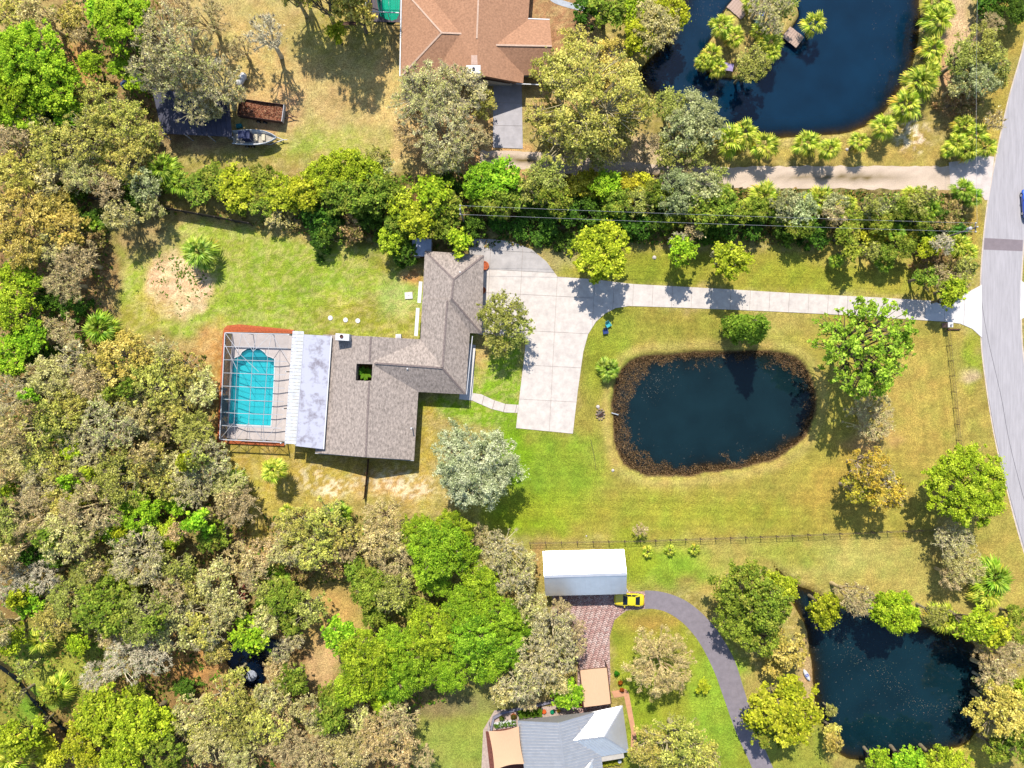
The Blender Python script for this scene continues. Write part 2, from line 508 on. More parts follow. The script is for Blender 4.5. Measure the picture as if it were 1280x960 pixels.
# road side
zone([(1190,410),(1226,420),(1245,540),(1262,620),(1300,720),(1300,800),(1215,780),(1200,560)], (164,144,72), 8); zone((1215,445,10,35), (140,150,46), 8, .9); zone((1213,468,12,8), (200,170,140), 6, .8)
zone([(1225,-60),(1300,-60),(1262,120),(1235,240),(1225,340),(1200,340),(1215,200),(1235,90)], (172,146,70), 10)
zone((1115,185,60,30), (176,148,80), 14); zone((1143,172,24,18), (232,206,180), 8, 1, .5, True); zone((1192,30,24,60), (206,170,134), 12); zone((1182,100,10,50), (190,150,110), 8); zone((1000,195,110,10), (176,150,80), 8); zone((1180,240,50,14), (190,160,110), 12, .7)
zone((1300,330,30,60), (160,145,70), 8)
# neighbours below the fence
zone([(660,676),(1165,670),(1200,780),(1030,740),(985,712),(905,745),(870,745),(800,735),(660,735)], (172,152,82), 8); zone((830,705,55,26), (140,160,50), 16); zone((790,690,30,30), (150,158,44), 12, .8); zone((1050,700,90,18), (176,164,92), 18, .8); zone((980,690,40,16), (150,150,56), 14, .7); zone((671,705,9,28), (180,144,92), 6, .8)
zone([(765,760),(815,758),(860,775),(895,810),(920,870),(945,970),(780,970),(785,880),(765,820)], (150,150,52), 6, 1, .2); zone((900,880,40,75), (136,158,50), 16); zone((815,775,40,14), (172,142,70), 10); zone((800,880,20,60), (134,150,40), 10,.8)
zone([(925,870),(1010,860),(1040,945),(1040,1050),(960,1050)], (150,148,60), 8); zone((950,870,22,30), (170,150,84), 8, .9); zone((1008,850,14,50), (190,156,112), 8); zone((1215,950,40,22), (176,160,70), 8); zone((1190,735,60,30), (178,156,88), 16, .8)
zone([(520,880),(640,860),(620,1000),(520,1000)], (146,148,70), 10); zone((590,915,30,50), (140,146,62), 14, .8); zone((560,880,60,16), (130,110,80), 10, .8)
zone((415,775,34,46), (190,154,92), 12); zone((405,830,22,30), (204,164,120), 10, .8); zone((370,640,60,16), (176,150,80), 10, .6)
zone((240,830,50,26), (190,140,84), 12, .9); zone((150,875,60,20), (170,140,80), 14, .6); zone((310,885,20,14), (196,160,100), 8, .7); zone((70,830,70,60), (150,148,62), 22); zone((20,900,50,40), (146,142,60), 18); zone((45,880,26,22), (112,150,40), 12, .8)
zone((30,30,80,30), (186,160,100), 18, .7); zone((95,95,20,40), (196,140,90), 10); zone((185,150,90,30), (110,90,70), 16, .5)
zone((940,50,50,50), (172,146,88), 10)
# pond beds: dark mud, rusty shallows
mud = sstep(2, -5, np.minimum(np.minimum(SD['br'], SD['sm']), np.where(dI < 4, 9, SD['top'])))
C = C*(1-mud[..., None])+np.array(alb(112, 92, 40))*mud[..., None]
mudm = sstep(1.5, -1.5, SD['mid']+(n_w-.5)*3); C = C*(1-mudm[..., None])+np.array(alb(104, 82, 54))*mudm[..., None]
dk = sstep(8, 2, dd); C = C*(1-dk[..., None])+np.array(alb(66, 58, 36))*dk[..., None]
# patchiness at several sizes
big = fbm(U/60., V/60., 31, 3); med = fbm(U/11., V/11., 41, 4); sml = fbm(U/3.2, V/3.2, 51, 3)
C *= (1+(big-.5)*.35+(med-.5)*.5+(sml-.5)*.35)[..., None]
hue = (fbm(U/16., V/16., 61, 4)-.5)
C[..., 0] *= 1+hue*.30; C[..., 1] *= 1-hue*.04; C[..., 2] *= 1+hue*.2
# mown swaths
mow = np.sin((V-(U-800)*0.03)*.62)*0.07*((U > 640) & (U < 1190) & (V > 545) & (V < 672))*sstep(2, 14, SD['mid']) + np.sin((V-(U-800)*0.05)*.66)*0.06*((U > 740) & (U < 1160) & (V > 320) & (V < 440)) + np.sin((U*0.12+V)*.5)*0.05*((U > 250) & (U < 520) & (V > 290) & (V < 415)) + np.sin((U*1.0-V*.1)*.5)*0.05*((U > 1030) & (U < 1190) & (V > 420) & (V < 640)) + np.sin((V+U*.02)*.6)*.05*((U > 820) & (U < 1170) & (V > 680) & (V < 740))
C *= (1+mow)[..., None]
C = np.clip(C*np.array([1.22, 1.28, 1.15]), 0.005, 0.9)

nx, ny = GX.shape
idx = np.arange(nx*ny).reshape(nx, ny)
F = np.stack([idx[:-1, :-1], idx[1:, :-1], idx[1:, 1:], idx[:-1, 1:]], -1).reshape(-1, 4)
VV = np.stack([GX, GY, GZ], -1).reshape(-1, 3)
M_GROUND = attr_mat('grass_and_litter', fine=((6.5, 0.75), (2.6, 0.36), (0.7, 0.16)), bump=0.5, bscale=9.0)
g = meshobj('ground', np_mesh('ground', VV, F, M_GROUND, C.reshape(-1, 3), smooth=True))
tag(g, 'patchy green and straw-coloured grass, sand and leaf litter of the whole place', 'ground', kind='structure')

def ground_z(x, y):
    i = np.clip(np.searchsorted(gx, x)-1, 0, nx-2); j = np.clip(np.searchsorted(gy, y)-1, 0, ny-2)
    return float(GZ[i:i+2, j:j+2].mean())

# ------------------------------------------------------------------ ponds
def pond(name, d, mat_, label, z=WZ, kind='structure'):
    m = (GZ < z+0.04) & (d < 8)
    cell = m[:-1, :-1] | m[1:, :-1] | m[1:, 1:] | m[:-1, 1:]
    fs = np.stack([idx[:-1, :-1], idx[1:, :-1], idx[1:, 1:], idx[:-1, 1:]], -1)[cell]
    used, inv = np.unique(fs.ravel(), return_inverse=True)
    v = VV[used].copy(); dep = np.clip(z-v[:, 2], 0, 9); v[:, 2] = z
    me = np_mesh(name, v, inv.reshape(-1, 4), mat_, smooth=True)
    a = me.attributes.new('Depth', 'FLOAT', 'POINT'); a.data.foreach_set('value', dep.astype(np.float32))
    o = meshobj(name, me)
    return tag(o, label, 'pond', kind=kind)
pond('pond', SD['mid'], water_mat('water_teal', rgb(22, 48, 54, .5), 0.42), 'oval dark teal pond in the front lawn, ringed by brown reeds')
pond('pond', SD['top'], water_mat('water_blue', rgb(10, 50, 76, .5), 0.6), 'deep blue pond with a palm island beside the gravel lane')
pond('pond', SD['br'], water_mat('water_dark_teal', rgb(18, 50, 60, .5), 0.6), 'dark blue-green pond with floating leaves in the lower right corner')
pond('pond', SD['sm'], water_mat('water_black', rgb(8, 26, 50, .5), 0.5), 'small black woodland pond under the trees left of the path')
dw = MB(); dp = smooth_line(DITCH, 5)
Lf = []; Rt = []
for i, (a, b) in enumerate(dp):
    t = np.array(dp[min(i+1, len(dp)-1)])-np.array(dp[max(i-1, 0)]); t = t/np.linalg.norm(t); w = 2.6+.9*math.sin(i*1.7)
    Lf.append(px(a-t[1]*w, b+t[0]*w, -0.52)); Rt.append(px(a+t[1]*w, b-t[0]*w, -0.52))
dw.add(Lf+Rt, [(i, i+1, len(Lf)+i+1, len(Lf)+i) for i in range(len(Lf)-1)])
o = dw.build('ditch_water', mat('ditch_water', rgb(20, 22, 14, .6), 0.12, 0.4, 1.5)); tag(o, 'narrow dark ditch water running diagonally in the lower left corner', 'ditch', kind='structure')

# ------------------------------------------------------------------ concrete drive cut into slabs
def clip(poly, a, b, c):
    """keep the part of poly with a*u+b*v <= c"""
    out = []
    for i in range(len(poly)):
        p, q = poly[i], poly[(i+1) % len(poly)]
        dp_, dq = a*p[0]+b*p[1]-c, a*q[0]+b*q[1]-c
        if dp_ <= 0: out.append(p)
        if dp_*dq < 0:
            t = dp_/(dp_-dq); out.append((p[0]+(q[0]-p[0])*t, p[1]+(q[1]-p[1])*t))
    return out
def poly_area(p): return abs(sum(p[i][0]*p[(i+1) % len(p)][1]-p[(i+1) % len(p)][0]*p[i][1] for i in range(len(p))))/2
DRIVE = [(586,298.5),(612,299),(640,302),(665,312),(683,327),(697,346),(740,349),(790,355),(900,361),(1000,367),(1100,372),(1165,376),(1190,373),(1210,365),(1227,356),(1227,422),(1215,411),(1200,404.5),(1180,402),(1165,401),(1060,394),(960,389),(850,384.5),(786,382.5),(770,385),(757,391.5),(745,402),(735,418),(729,440),(722,490),(716,542),(645,535),(650,490),(656,440),(657,424),(630,420),(598,418),(600,330),(586,330)]
M_CONC = mat('pale_concrete', alb(228, 215, 205), 0.85, 0.07, 0.8, bump=0.25, bscale=30, c2=alb(234, 223, 211), detail=9)
M_CONC2 = mat('weathered_concrete', alb(202, 194, 188), 0.85, 0.10, 0.5, bump=0.25, bscale=30, detail=9)
M_CONC3 = mat('bright_concrete', alb(242, 236, 232), 0.85, 0.05, 0.4, bump=0.2, bscale=30)
M_JOINT = mat('joint_dirt', alb(176, 160, 148), 0.95, 0.2, 2.0)
dv = MB().prism([px(*p)[:2] for p in DRIVE], -0.06, 0.025).build('driveway', M_JOINT)
tag(dv, 'long pale concrete driveway with a wide parking apron beside the shingled house', 'driveway', kind='structure')
def slabs(parent, poly, cells, matf, z1=0.062, gap=0.17, org=(652, 339), sl=0.052):
    k = 0
    for (a0, a1, b0, b1) in cells:
        P = poly
        # a = (u-org)*1 + (v-org)*sl ; b = (v-org) - (u-org)*sl
        oa = org[0]+org[1]*sl; ob = org[1]-org[0]*sl
        P = clip(P, 1, sl, a1+oa-gap); P = clip(P, -1, -sl, -(a0+oa+gap)) if len(P) > 2 else P
        P = clip(P, -sl, 1, b1+ob-gap) if len(P) > 2 else P; P = clip(P, sl, -1, -(b0+ob+gap)) if len(P) > 2 else P
        if len(P) < 3 or poly_area(P) < 12: continue
        Q = [P[0]]
        for p in P[1:]:
            if abs(p[0]-Q[-1][0])+abs(p[1]-Q[-1][1]) > 0.05: Q.append(p)
        o = MB().prism([px(*p)[:2] for p in Q], 0.02, z1+0.004*((k*7) % 3)).build('concrete_slab', matf(a0, b0), parent); k += 1
cells = []
colsA = [-80, -40, 0, 45, 92]; rowsA = [-70, -24, 0, 29, 74, 117, 160, 215]
for i in range(4):
    for j in range(7): cells.append((colsA[i], colsA[i+1], rowsA[j], rowsA[j+1]))
a = 92
while a < 590: cells.append((a, a+24.4, -80, 120)); a += 24.4
slabs(dv, DRIVE, cells, lambda a, b: M_CONC3 if a > 505 else (M_CONC2 if b < -1 and a < 92 else M_CONC))
WALK = [(589,491),(602,493),(617,500),(632,505),(648,506),(647,516),(632,515.5),(614,511),(598,504),(589,500)]
wk = MB().prism([px(*p)[:2] for p in WALK], -0.06, 0.02).build('walkway', M_JOINT); tag(wk, 'short curved walkway of four concrete slabs from the apron to the front door', 'walkway', kind='structure')
slabs(wk, WALK, [(-22.5+i*14.6, -22.5+(i+1)*14.6, 100, 300) for i in range(6)], lambda a, b: M_CONC, z1=0.055, gap=0.35, org=(652, 339), sl=0.25)

# ------------------------------------------------------------------ road
EL = smooth_line([(1330,-130),(1300,-30),(1280,58),(1262,122),(1247,190),(1236,250),(1230,300),(1226.5,355),(1227,420),(1232,470),(1243,540),(1258,605),(1281,690),(1320,800),(1360,900),(1410,1010)], 6)
def offs(line, w):
    out = []
    for i, (a, b) in enumerate(line):
        t = np.array(line[min(i+1, len(line)-1)])-np.array(line[max(i-1, 0)]); t = t/np.linalg.norm(t)
        out.append((a+t[1]*w, b-t[0]*w))
    return out
def ribbon(name, l1, l2, z, m, parent=None):
    n = len(l1); b = MB()
    b.add([px(*p, z) for p in l1]+[px(*p, z) for p in l2], [(n+i, n+i+1, i+1, i) for i in range(n-1)])
    return b.build(name, m, parent)
# asphalt with lengthwise wheel tracks
def asphalt(name, c, stretch=(4, 0.25, 1), var=0.05, rough=0.85):
    return mat(name, c, rough, var, 1.1, bump=0.35, bscale=40, stretch=stretch, detail=10)
ER = offs(EL, 49.5)
EL0 = offs(EL, -1.6); ER0 = offs(ER, 1.6)
rd = ribbon('road', ER, EL, 0.012, asphalt('sun_bleached_asphalt', alb(194, 188, 190), (3, 0.22, 1), 0.08)); tag(rd, 'pale grey two-lane asphalt road along the right edge', 'road', kind='structure')
sh_ = ribbon('road_shoulder', ER0, EL0, 0.005, mat('shoulder_sand', alb(226, 208, 190), 0.95, 0.12, 1.2, bump=0.3)); tag(sh_, 'thin sandy shoulder along both edges of the asphalt road', 'shoulder', kind='structure')
pt = MB().prism([px(*p)[:2] for p in [(1230.5,297.5),(1278.5,300),(1278,314),(1229.5,312)]], 0.0, 0.018).build('road_patch', asphalt('newer_asphalt', alb(150, 136, 140), (1, 1, 1))); tag(pt, 'darker asphalt trench patch crossing the road', 'road patch', kind='structure')
M_TAR = mat('tar_seal', alb(92, 88, 94), 0.6, 0.2, 4)
cr = MB()
for line, w in (([(1226.6,372),(1229,392),(1235,425),(1243,460),(1252,500),(1259,540),(1268,580),(1284,640)], .30), ([(1236,500),(1244,545),(1252,580),(1262,620),(1281,688)], .25)):
    l1 = smooth_line(line, 5); l2 = offs(l1, w*1.6); n = len(l1)
    cr.add([px(*p, 0.017) for p in l1]+[px(*p, 0.017) for p in l2], [(n+i, n+i+1, i+1, i) for i in range(n-1)])
o = cr.build('road_crack_seal', M_TAR); tag(o, 'thin dark tar-sealed cracks running along the road', 'tar seal', kind='structure')
o = MB().prism([px(*p)[:2] for p in [(1275.5,350),(1285,357),(1330,360),(1330,392),(1285,394),(1275,400)]], -0.05, 0.03).build('driveway_apron', M_CONC3); tag(o, 'white concrete driveway mouth across the road', 'driveway', kind='structure')

# gravel lane with a grassy middle
def lane(name, top, bot, label, matn, seed, z=0.012, n=90):
    r = np.random.default_rng(seed)
    t = smooth_line(top, 12); b = smooth_line(bot, 12)
    t = [(p[0], p[1]+r.normal(0, .8)) for p in t]; b = [(p[0], p[1]+r.normal(0, .8)) for p in b]
    m = min(len(t), len(b)); rows = 7; vs = []; cs = []
    for i in range(m):
        for j in range(rows):
            f = j/(rows-1); vs.append(px(t[i][0]*(1-f)+b[i][0]*f, t[i][1]*(1-f)+b[i][1]*f, z))
            mid = 1.25*math.exp(-((f-.5)/.19)**2)*(0.55+0.45*math.sin(i*0.22+seed))*(r.random()*.5+.5)*(0.9 if i > 14 else 0.3)
            a_ = np.array(alb(238, 214, 190)); g_ = np.array(alb(120, 100, 44)); mid = min(1, mid); cs.append((a_*(1-mid)+g_*mid)*(1+r.normal(0, .05)))
    fs = [(i*rows+j, i*rows+j+1, (i+1)*rows+j+1, (i+1)*rows+j) for i in range(m-1) for j in range(rows-1)]
    me = np_mesh(name, np.array(vs), np.array(fs), matn, np.array(cs))
    return tag(meshobj(name, me), label, 'lane', kind='structure')
M_GRAV = attr_mat('gravel', fine=((45, .25), (7, .18)), bump=0.5, bscale=30)
lane('gravel_lane', [(1236,200),(1215,205),(1180,208),(1100,208),(1000,208),(900,208),(820,206),(740,198),(660,190),(600,188)], [(1234,238),(1215,236),(1180,237),(1100,236),(1000,236),(900,235),(820,232),(740,222),(660,212),(600,206)], 'sandy gravel lane with a grassy strip down its middle', M_GRAV, 5)
o = MB().prism([px(*p)[:2] for p in [(1243,196),(1236,250),(1231,250),(1222,236),(1205,233),(1188,234),(1186,203),(1206,200),(1225,194)]], -0.04, 0.022).build('lane_mouth', mat('lane_concrete', alb(232, 216, 206), .9, .08, .8, bump=.3)); tag(o, 'pale concrete mouth where the gravel lane meets the road', 'lane mouth', kind='structure')

# asphalt drive of the lower house
t1 = smooth_line([(806,738),(822,739),(842,744),(862,754),(882,771),(900,793),(918,825),(930,862),(944,905),(962,950),(985,1000)], 8)
t2 = smooth_line([(806,761),(816,761),(830,764),(845,772),(860,785),(876,806),(893,840),(906,876),(920,915),(938,955),(958,1005)], 8)
o = ribbon('asphalt_drive', t1, t2, 0.014, asphalt('old_asphalt', alb(150, 140, 146), (1, 1, 1), 0.08)); tag(o, 'curving grey asphalt drive between the steel barn and the lower pond', 'drive', kind='structure')
o.data.flip_normals()

# brick paver court (thousands of small pavers: one part)
PAVE = [(690,743),(806,739),(806,761),(783,763),(768,775),(762,795),(763,850),(760,880),(768,890),(772,905),(716,905),(722,872),(722,830),(716,800),(690,770)]
o = MB().prism([px(*p)[:2] for p in PAVE], -0.05, 0.012).build('paver_court', mat('paver_sand', alb(190, 158, 146), .95, .15, 3)); tag(o, 'pinkish brick paver court between the steel barn and the lower house', 'paving', kind='structure')
pv = MB(); pw, pl_ = 0.26, 0.52
P2 = [px(*p) for p in PAVE]; xs = [p.x for p in P2]; ys = [p.y for p in P2]
ca, sa = math.cos(R(28)), math.sin(R(28))
pp = np.array([(p.x, p.y) for p in P2])
pcols = []; pverts = []; pfaces = []
r5 = np.random.default_rng(5)
ctr = []
for i in range(-60, 60):
    for j in range(-60, 60):
        # herringbone
        if (i-j) % 4 == 0: ctr.append((i+1.0, j+0.5, 1))
        if (i-j) % 4 == 2: ctr.append((i+0.5, j+0.0, 0))
ctr = np.array(ctr); cxm, cym = (min(xs)+max(xs))/2, (min(ys)+max(ys))/2
wx = cxm+(ctr[:, 0]*ca-ctr[:, 1]*sa)*pw; wy = cym+(ctr[:, 0]*sa+ctr[:, 1]*ca)*pw
ok = sdf(wx, wy, [tuple(p) for p in pp]) < -0.12
for x_, y_, h_ in zip(wx[ok], wy[ok], ctr[ok, 2]):
    lx, ly = (pl_/2-.012, pw/2-.012) if h_ else (pw/2-.012, pl_/2-.012)
    n = len(pverts); z_ = 0.026+r5.random()*.006
    for (sx, sy, zz) in ((-1,-1,z_),(1,-1,z_),(1,1,z_),(-1,1,z_),(-1,-1,.008),(1,-1,.008),(1,1,.008),(-1,1,.008)):
        pverts.append((x_+sx*lx*ca-sy*ly*sa, y_+sx*lx*sa+sy*ly*ca, zz))
    pfaces += [(n,n+1,n+2,n+3),(n,n+4,n+5,n+1),(n+1,n+5,n+6,n+2),(n+2,n+6,n+7,n+3),(n+3,n+7,n+4,n)]
    c_ = np.array(alb(*random.choice([(214,178,168),(204,164,154),(222,188,178),(196,152,144),(208,168,158),(226,198,188)])))*(0.92+r5.random()*.16)
    pcols += [c_]*8
op = meshobj('pavers', np_mesh('pavers', np.array(pverts), np.array(pfaces), attr_mat('paver_brick', fine=((20, .2),), bump=.2), np.array(pcols)), o); op['kind'] = 'stuff'

# reeds round the middle pond, too many to count
def blades(name, pts, h0, h1, w, cols, lean=0.6, per=5, seed=1, mat_=None):
    r = np.random.default_rng(seed); n = len(pts)*per
    B = np.repeat(np.array(pts), per, 0) + np.c_[r.normal(0, .14, (n, 2)), np.zeros(n)]
    az = r.random(n)*6.283; ln = r.random(n)*lean*(h1) ; hh = h0+(h1-h0)*r.random(n)
    wv_ = np.c_[-np.sin(az), np.cos(az), np.zeros(n)]*w*(0.6+r.random((n, 1))*.8)
    top = B+np.c_[np.cos(az)*ln, np.sin(az)*ln, hh]
    midp = B*.45+top*.55+np.c_[np.zeros((n, 2)), hh*.14]
    Vv = np.stack([B-wv_*.5, B+wv_*.5, midp+wv_*.5, top, midp-wv_*.5], 1).reshape(-1, 3)
    k = np.arange(n)*5
    Ff = np.stack([k, k+1, k+2, k+3, k+4], 1)
    ci = r.integers(0, len(cols), n); cc = np.array([alb(*c) for c in cols])[ci]*(1.1+.7*r.random((n, 1)))
    return np_mesh(name, Vv, Ff, mat_, np.repeat(cc, 5, 0))
M_LEAF = leaf_mat('leaves', 0.42, 0.04)
M_DRY = leaf_mat('dry_blades', 0.15, 0.1)
r = np.random.default_rng(77)
cand_u = r.uniform(755, 1030, 26000); cand_v = r.uniform(430, 605, 26000)
cn = fbm(cand_u/9, cand_v/9, 5, 3)
do = sdf(cand_u, cand_v, POND_MID); di = sdf(cand_u, cand_v, POND_MID_IN)
keep = (do < 0.0) & ((di > 8.5+(cn-.5)*24) | ((di > -6) & (cn > .66) & (r.random(len(cn)) < .35)))
pts = [(*px(a, b)[:2], WZ-.12) for a, b in zip(cand_u[keep], cand_v[keep])]
o = meshobj('reeds', blades('reeds', pts, .08, .36, .042, [(150,116,80),(132,100,70),(170,134,94),(120,92,64),(184,150,110),(140,114,70)], 1.2, 6, 3, M_DRY)); tag(o, 'brown matted reeds in a ring around the oval front pond', 'reeds', kind='stuff')
# floating leaves and scum
def floaters(name, us, vs, z, smin, smax, cols, seed, label):
    r = np.random.default_rng(seed); n = len(us)
    P = np.array([px(a, b, z) for a, b in zip(us, vs)]); az = r.random(n)*6.283; s_ = (smin+(smax-smin)*r.random(n)**2)[:, None]
    d1 = np.c_[np.cos(az), np.sin(az), np.zeros(n)]*s_; d2 = np.c_[-np.sin(az), np.cos(az), np.zeros(n)]*s_*.6
    Vv = np.stack([P-d1, P-d2, P+d1, P+d2], 1).reshape(-1, 3); k = np.arange(n)*4
    cc = np.array([alb(*c) for c in cols])[r.integers(0, len(cols), n)]
    return tag(meshobj(name, np_mesh(name, Vv, np.stack([k, k+1, k+2, k+3], 1), M_DRY, np.repeat(cc, 4, 0))), label, 'floating leaves', kind='stuff')
path = np.array(smooth_line([(1000,758),(1045,790),(1070,820),(1105,842),(1135,870),(1160,888),(1195,880),(1212,876)], 40))
ii = r.integers(0, len(path), 800); fu = path[ii, 0]+r.normal(0, 9, 800); fv = path[ii, 1]+r.normal(0, 7, 800)
fu = np.r_[fu, r.uniform(1015, 1225, 900)]; fv = np.r_[fv, r.uniform(750, 940, 900)]
ok = sdf(fu, fv, POND_BR) < -4
floaters('floating_leaves', fu[ok], fv[ok], WZ+.012, .02, .085, [(150,150,130),(120,120,90),(170,150,130),(96,110,90)], 4, 'pale leaf specks drifting in a curved trail on the lower right pond')
fu = r.uniform(770, 1015, 420); fv = r.uniform(450, 590, 420); ok = (sdf(fu, fv, POND_MID_IN) < -1) & (sdf(fu, fv, POND_MID_IN) > -20)
fu2 = r.normal(815, 14, 260); fv2 = r.normal(480, 12, 260); ok2 = sdf(fu2, fv2, POND_MID_IN) < -1
floaters('floating_leaves', np.r_[fu[ok], fu2[ok2]], np.r_[fv[ok], fv2[ok2]], WZ+.012, .02, .07, [(130,130,120),(110,96,70),(160,150,140)], 6, 'fine pale specks floating along the edge of the oval pond')
fu = np.r_[r.normal(885, 16, 130), r.uniform(1090, 1150, 160)]; fv = np.r_[r.normal(14, 14, 130), r.uniform(0, 140, 160)]; ok = (sdf(fu, fv, POND_TOP) < -3) & (sdf(fu, fv, ISLAND) > 4)
floaters('floating_leaves', fu[ok], fv[ok], WZ+.012, .03, .09, [(130,110,110),(120,120,110),(90,100,110)], 8, 'scattered specks floating on the blue pond near the island')

# ================================================================== BUILDINGS
class Thing:
    """an Empty at the thing's base; parts are given in world coordinates"""
    def __init__(s, name, base, label, cat, group=None):
        s.b = Vector((base[0], base[1], base[2] if len(base) > 2 else 0.0))
        s.e = empty(name, s.b); tag(s.e, label, cat, group)
    def part(s, name, mb, m, parent=None, smooth=False):
        o = mb.build(name, m, parent or s.e, smooth)
        if parent is None: o.location = -s.b
        return o
    def meshpart(s, name, me):
        o = meshobj(name, me, s.e); o.location = -s.b
        return o

def ridge_roof(NW, NE, SE, SW, RN, RS, th=0.2):
    """closed roof volume: four planes, fascia th high"""
    lo = [Vector((p.x, p.y, p.z-th)) for p in (NW, NE, SE, SW)]
    v = [NW, NE, SE, SW, RN, RS]+lo
    return MB().add(v, [(0,1,4)[::-1],(1,2,5,4)[::-1],(2,3,5)[::-1],(3,0,4,5)[::-1],(0,1,7,6),(1,2,8,7),(2,3,9,8),(3,0,6,9),(6,7,8,9)])

def cut(o, cutter_mb):
    """subtract a shape from a mesh object; the cutter does not stay in the scene"""
    c = cutter_mb.build('cutter', None)
    c.location = o.location if o.parent is None else (0, 0, 0)
    md = o.modifiers.new('b', 'BOOLEAN'); md.object = c; md.operation = 'DIFFERENCE'; md.solver = 'EXACT'
    bpy.context.view_layer.update()
    dg = bpy.context.evaluated_depsgraph_get()
    me = bpy.data.meshes.new_from_object(o.evaluated_get(dg))
    o.modifiers.clear(); old = o.data; o.data = me
    bpy.data.objects.remove(c, do_unlink=True)

def P2(*uv): return [px(u, v)[:2] for u, v in uv]
def P3(*uvz): return [px(u, v, z) for u, v, z in uvz]

M_SHING = mat('grey_brown_shingles', alb(166, 152, 142), 0.95, 0.22, 2.6, bump=0.6, bscale=9, c2=alb(186, 170, 158), detail=8, stretch=(1.6,.8,1))
M_RIDGE = mat('ridge_shingles', alb(146, 130, 124), 0.95, 0.2, 5, bump=.5)
M_STUCCO = mat('cream_stucco', alb(206, 198, 186), 0.9, 0.05, 2, bump=.2)
M_WHITE = mat('white_paint', alb(244, 242, 240), 0.55, 0.04, 2)
M_GLASS = mat('window_glass', rgb(30, 40, 50, .6), 0.08, 0.1, 1)
M_MEMB = mat('stained_membrane', alb(166, 158, 170), 0.7, 0.10, 0.55, c2=alb(190, 190, 204), detail=5)
for n_ in M_MEMB.node_tree.nodes:
    if n_.type == 'VALTORGB': n_.color_ramp.elements[0].position = .34; n_.color_ramp.elements[1].position = .52
M_BRICK = mat('orange_brick', alb(206, 110, 62), 0.9, 0.16, 3.5, bump=.4)
M_ALU = mat('aluminium_frame', alb(214, 214, 218), 0.5, 0.05, 2)
M_DARKW = mat('brown_timber', alb(96, 62, 44), 0.8, 0.2, 2, stretch=(1, 1, 4), bump=.3)

def window(T, a, b, z0, z1, n=(0, 0)):
    """glazed opening in a wall from a to b (xy), with frame and sill; n points outwards"""
    a = Vector((*a, 0)); b = Vector((*b, 0)); nn = Vector((*n, 0)).normalized()
    A = a+nn*.02; B = b+nn*.02
    fr = MB()
    up = Vector((0, 0, 1))
    for p, q in ((A+up*z0, B+up*z0), (A+up*z1, B+up*z1), (A+up*z0, A+up*z1), (B+up*z0, B+up*z1), ((A+B)/2+up*z0, (A+B)/2+up*z1)): fr.beam(p, q, .07)
    w = T.part('window', fr, M_WHITE)
    g_ = MB().add([A+up*z0, B+up*z0, B+up*z1, A+up*z1], [(0, 1, 2, 3)]).build('pane', M_GLASS, w)
    return w

# ---- the shingled house in the middle
base = px(500, 460)
H1 = Thing('shingled_house', base, 'long grey-brown shingled house with an atrium hole in its roof', 'house')
E, Rz = 2.75, 4.7
atr = P2((445.2, 454.5), (466, 455.2), (464.8, 476.3), (444, 475.6))
atr = [px(u, v, 4.4)[:2] for u, v in ((445.2, 454.5), (466, 455.2), (464.8, 476.3), (444, 475.6))]
ro = H1.part('roof', ridge_roof(*P3((404,418,E),(527,424.5,E),(517.5,575,E),(394,566,E),(463.5,420.5,Rz),(457,571.5,Rz))), M_SHING)
# local coordinates of the part equal world coordinates
ro.location = (0, 0, 0); ro.parent = None; cut(ro, MB().prism(atr, 2.0, 6.0)); ro.parent = H1.e; ro.location = -H1.b
A_, B_, D_ = P3((467.5,453.7,Rz-.01),(553,460,Rz),(559,374,Rz))
SW2, SE2, NE2, NWg, K_, NW2 = P3((467.5,487,E-.02),(582,493,E-.02),(590,379,E-.02),(528,374,E-.02),(525.5,424,E-.02),(467.5,421,E-.02))
loop = [SW2, SE2, NE2, NWg, K_, NW2]
lo = [p-Vector((0, 0, .2)) for p in loop]
m_ = MB().add(loop+[A_, B_, D_]+lo, [(0,1,7),(0,7,6),(1,2,8),(1,8,7),(8,3,4),(8,4,7),(7,4,5),(7,5,6),(2,3,8),(5,0,6)]+[(i, 9+i, 9+(i+1) % 6, (i+1) % 6) for i in range(6)]+[(14,13,12,11,10,9)])
H1.part('roof', m_, M_SHING)
H1.part('roof', ridge_roof(*P3((531,313.5,2.7),(605,319,2.7),(602,417,2.7),(526.5,413,2.7),(567,349,4.78),(564.5,373,4.78))), M_SHING)
# ridge caps
rc = MB()
for a, b in (((463.5,421,Rz),(462,452,Rz)),((461.3,477,Rz),(457,571,Rz)),((469,453.8,Rz),(553,460,Rz)),((553,460,Rz),(559,376,Rz)),((553,460,Rz),(581.5,492.5,E)),((567,349,4.78),(564.5,373,4.78)),((567,349,4.78),(604.6,319.6,2.7)),((567,349,4.78),(531.6,314,2.7)),((564.5,373,4.78),(601.6,416.4,2.7))):
    rc.beam(px(*a)+Vector((0, 0, .02)), px(*b)+Vector((0, 0, .02)), .26, .05)
H1.part('ridge_cap', rc, M_RIDGE)
H1.part('wall', MB().prism(P2((413,424),(522,430),(514,560),(402,553)), -.05, 2.62, [P2((450.3,455),(471.7,455.8),(470.6,476),(449,475.5))]), M_STUCCO)
H1.part('wall', MB().prism(P2((500,432),(578,436),(573,482),(500,478)), -.05, 2.60), M_STUCCO)
H1.part('wall', MB().prism(P2((537,325),(598,329.5),(595,412),(584,412),(581,440),(533,438)), -.05, 2.56), M_STUCCO)
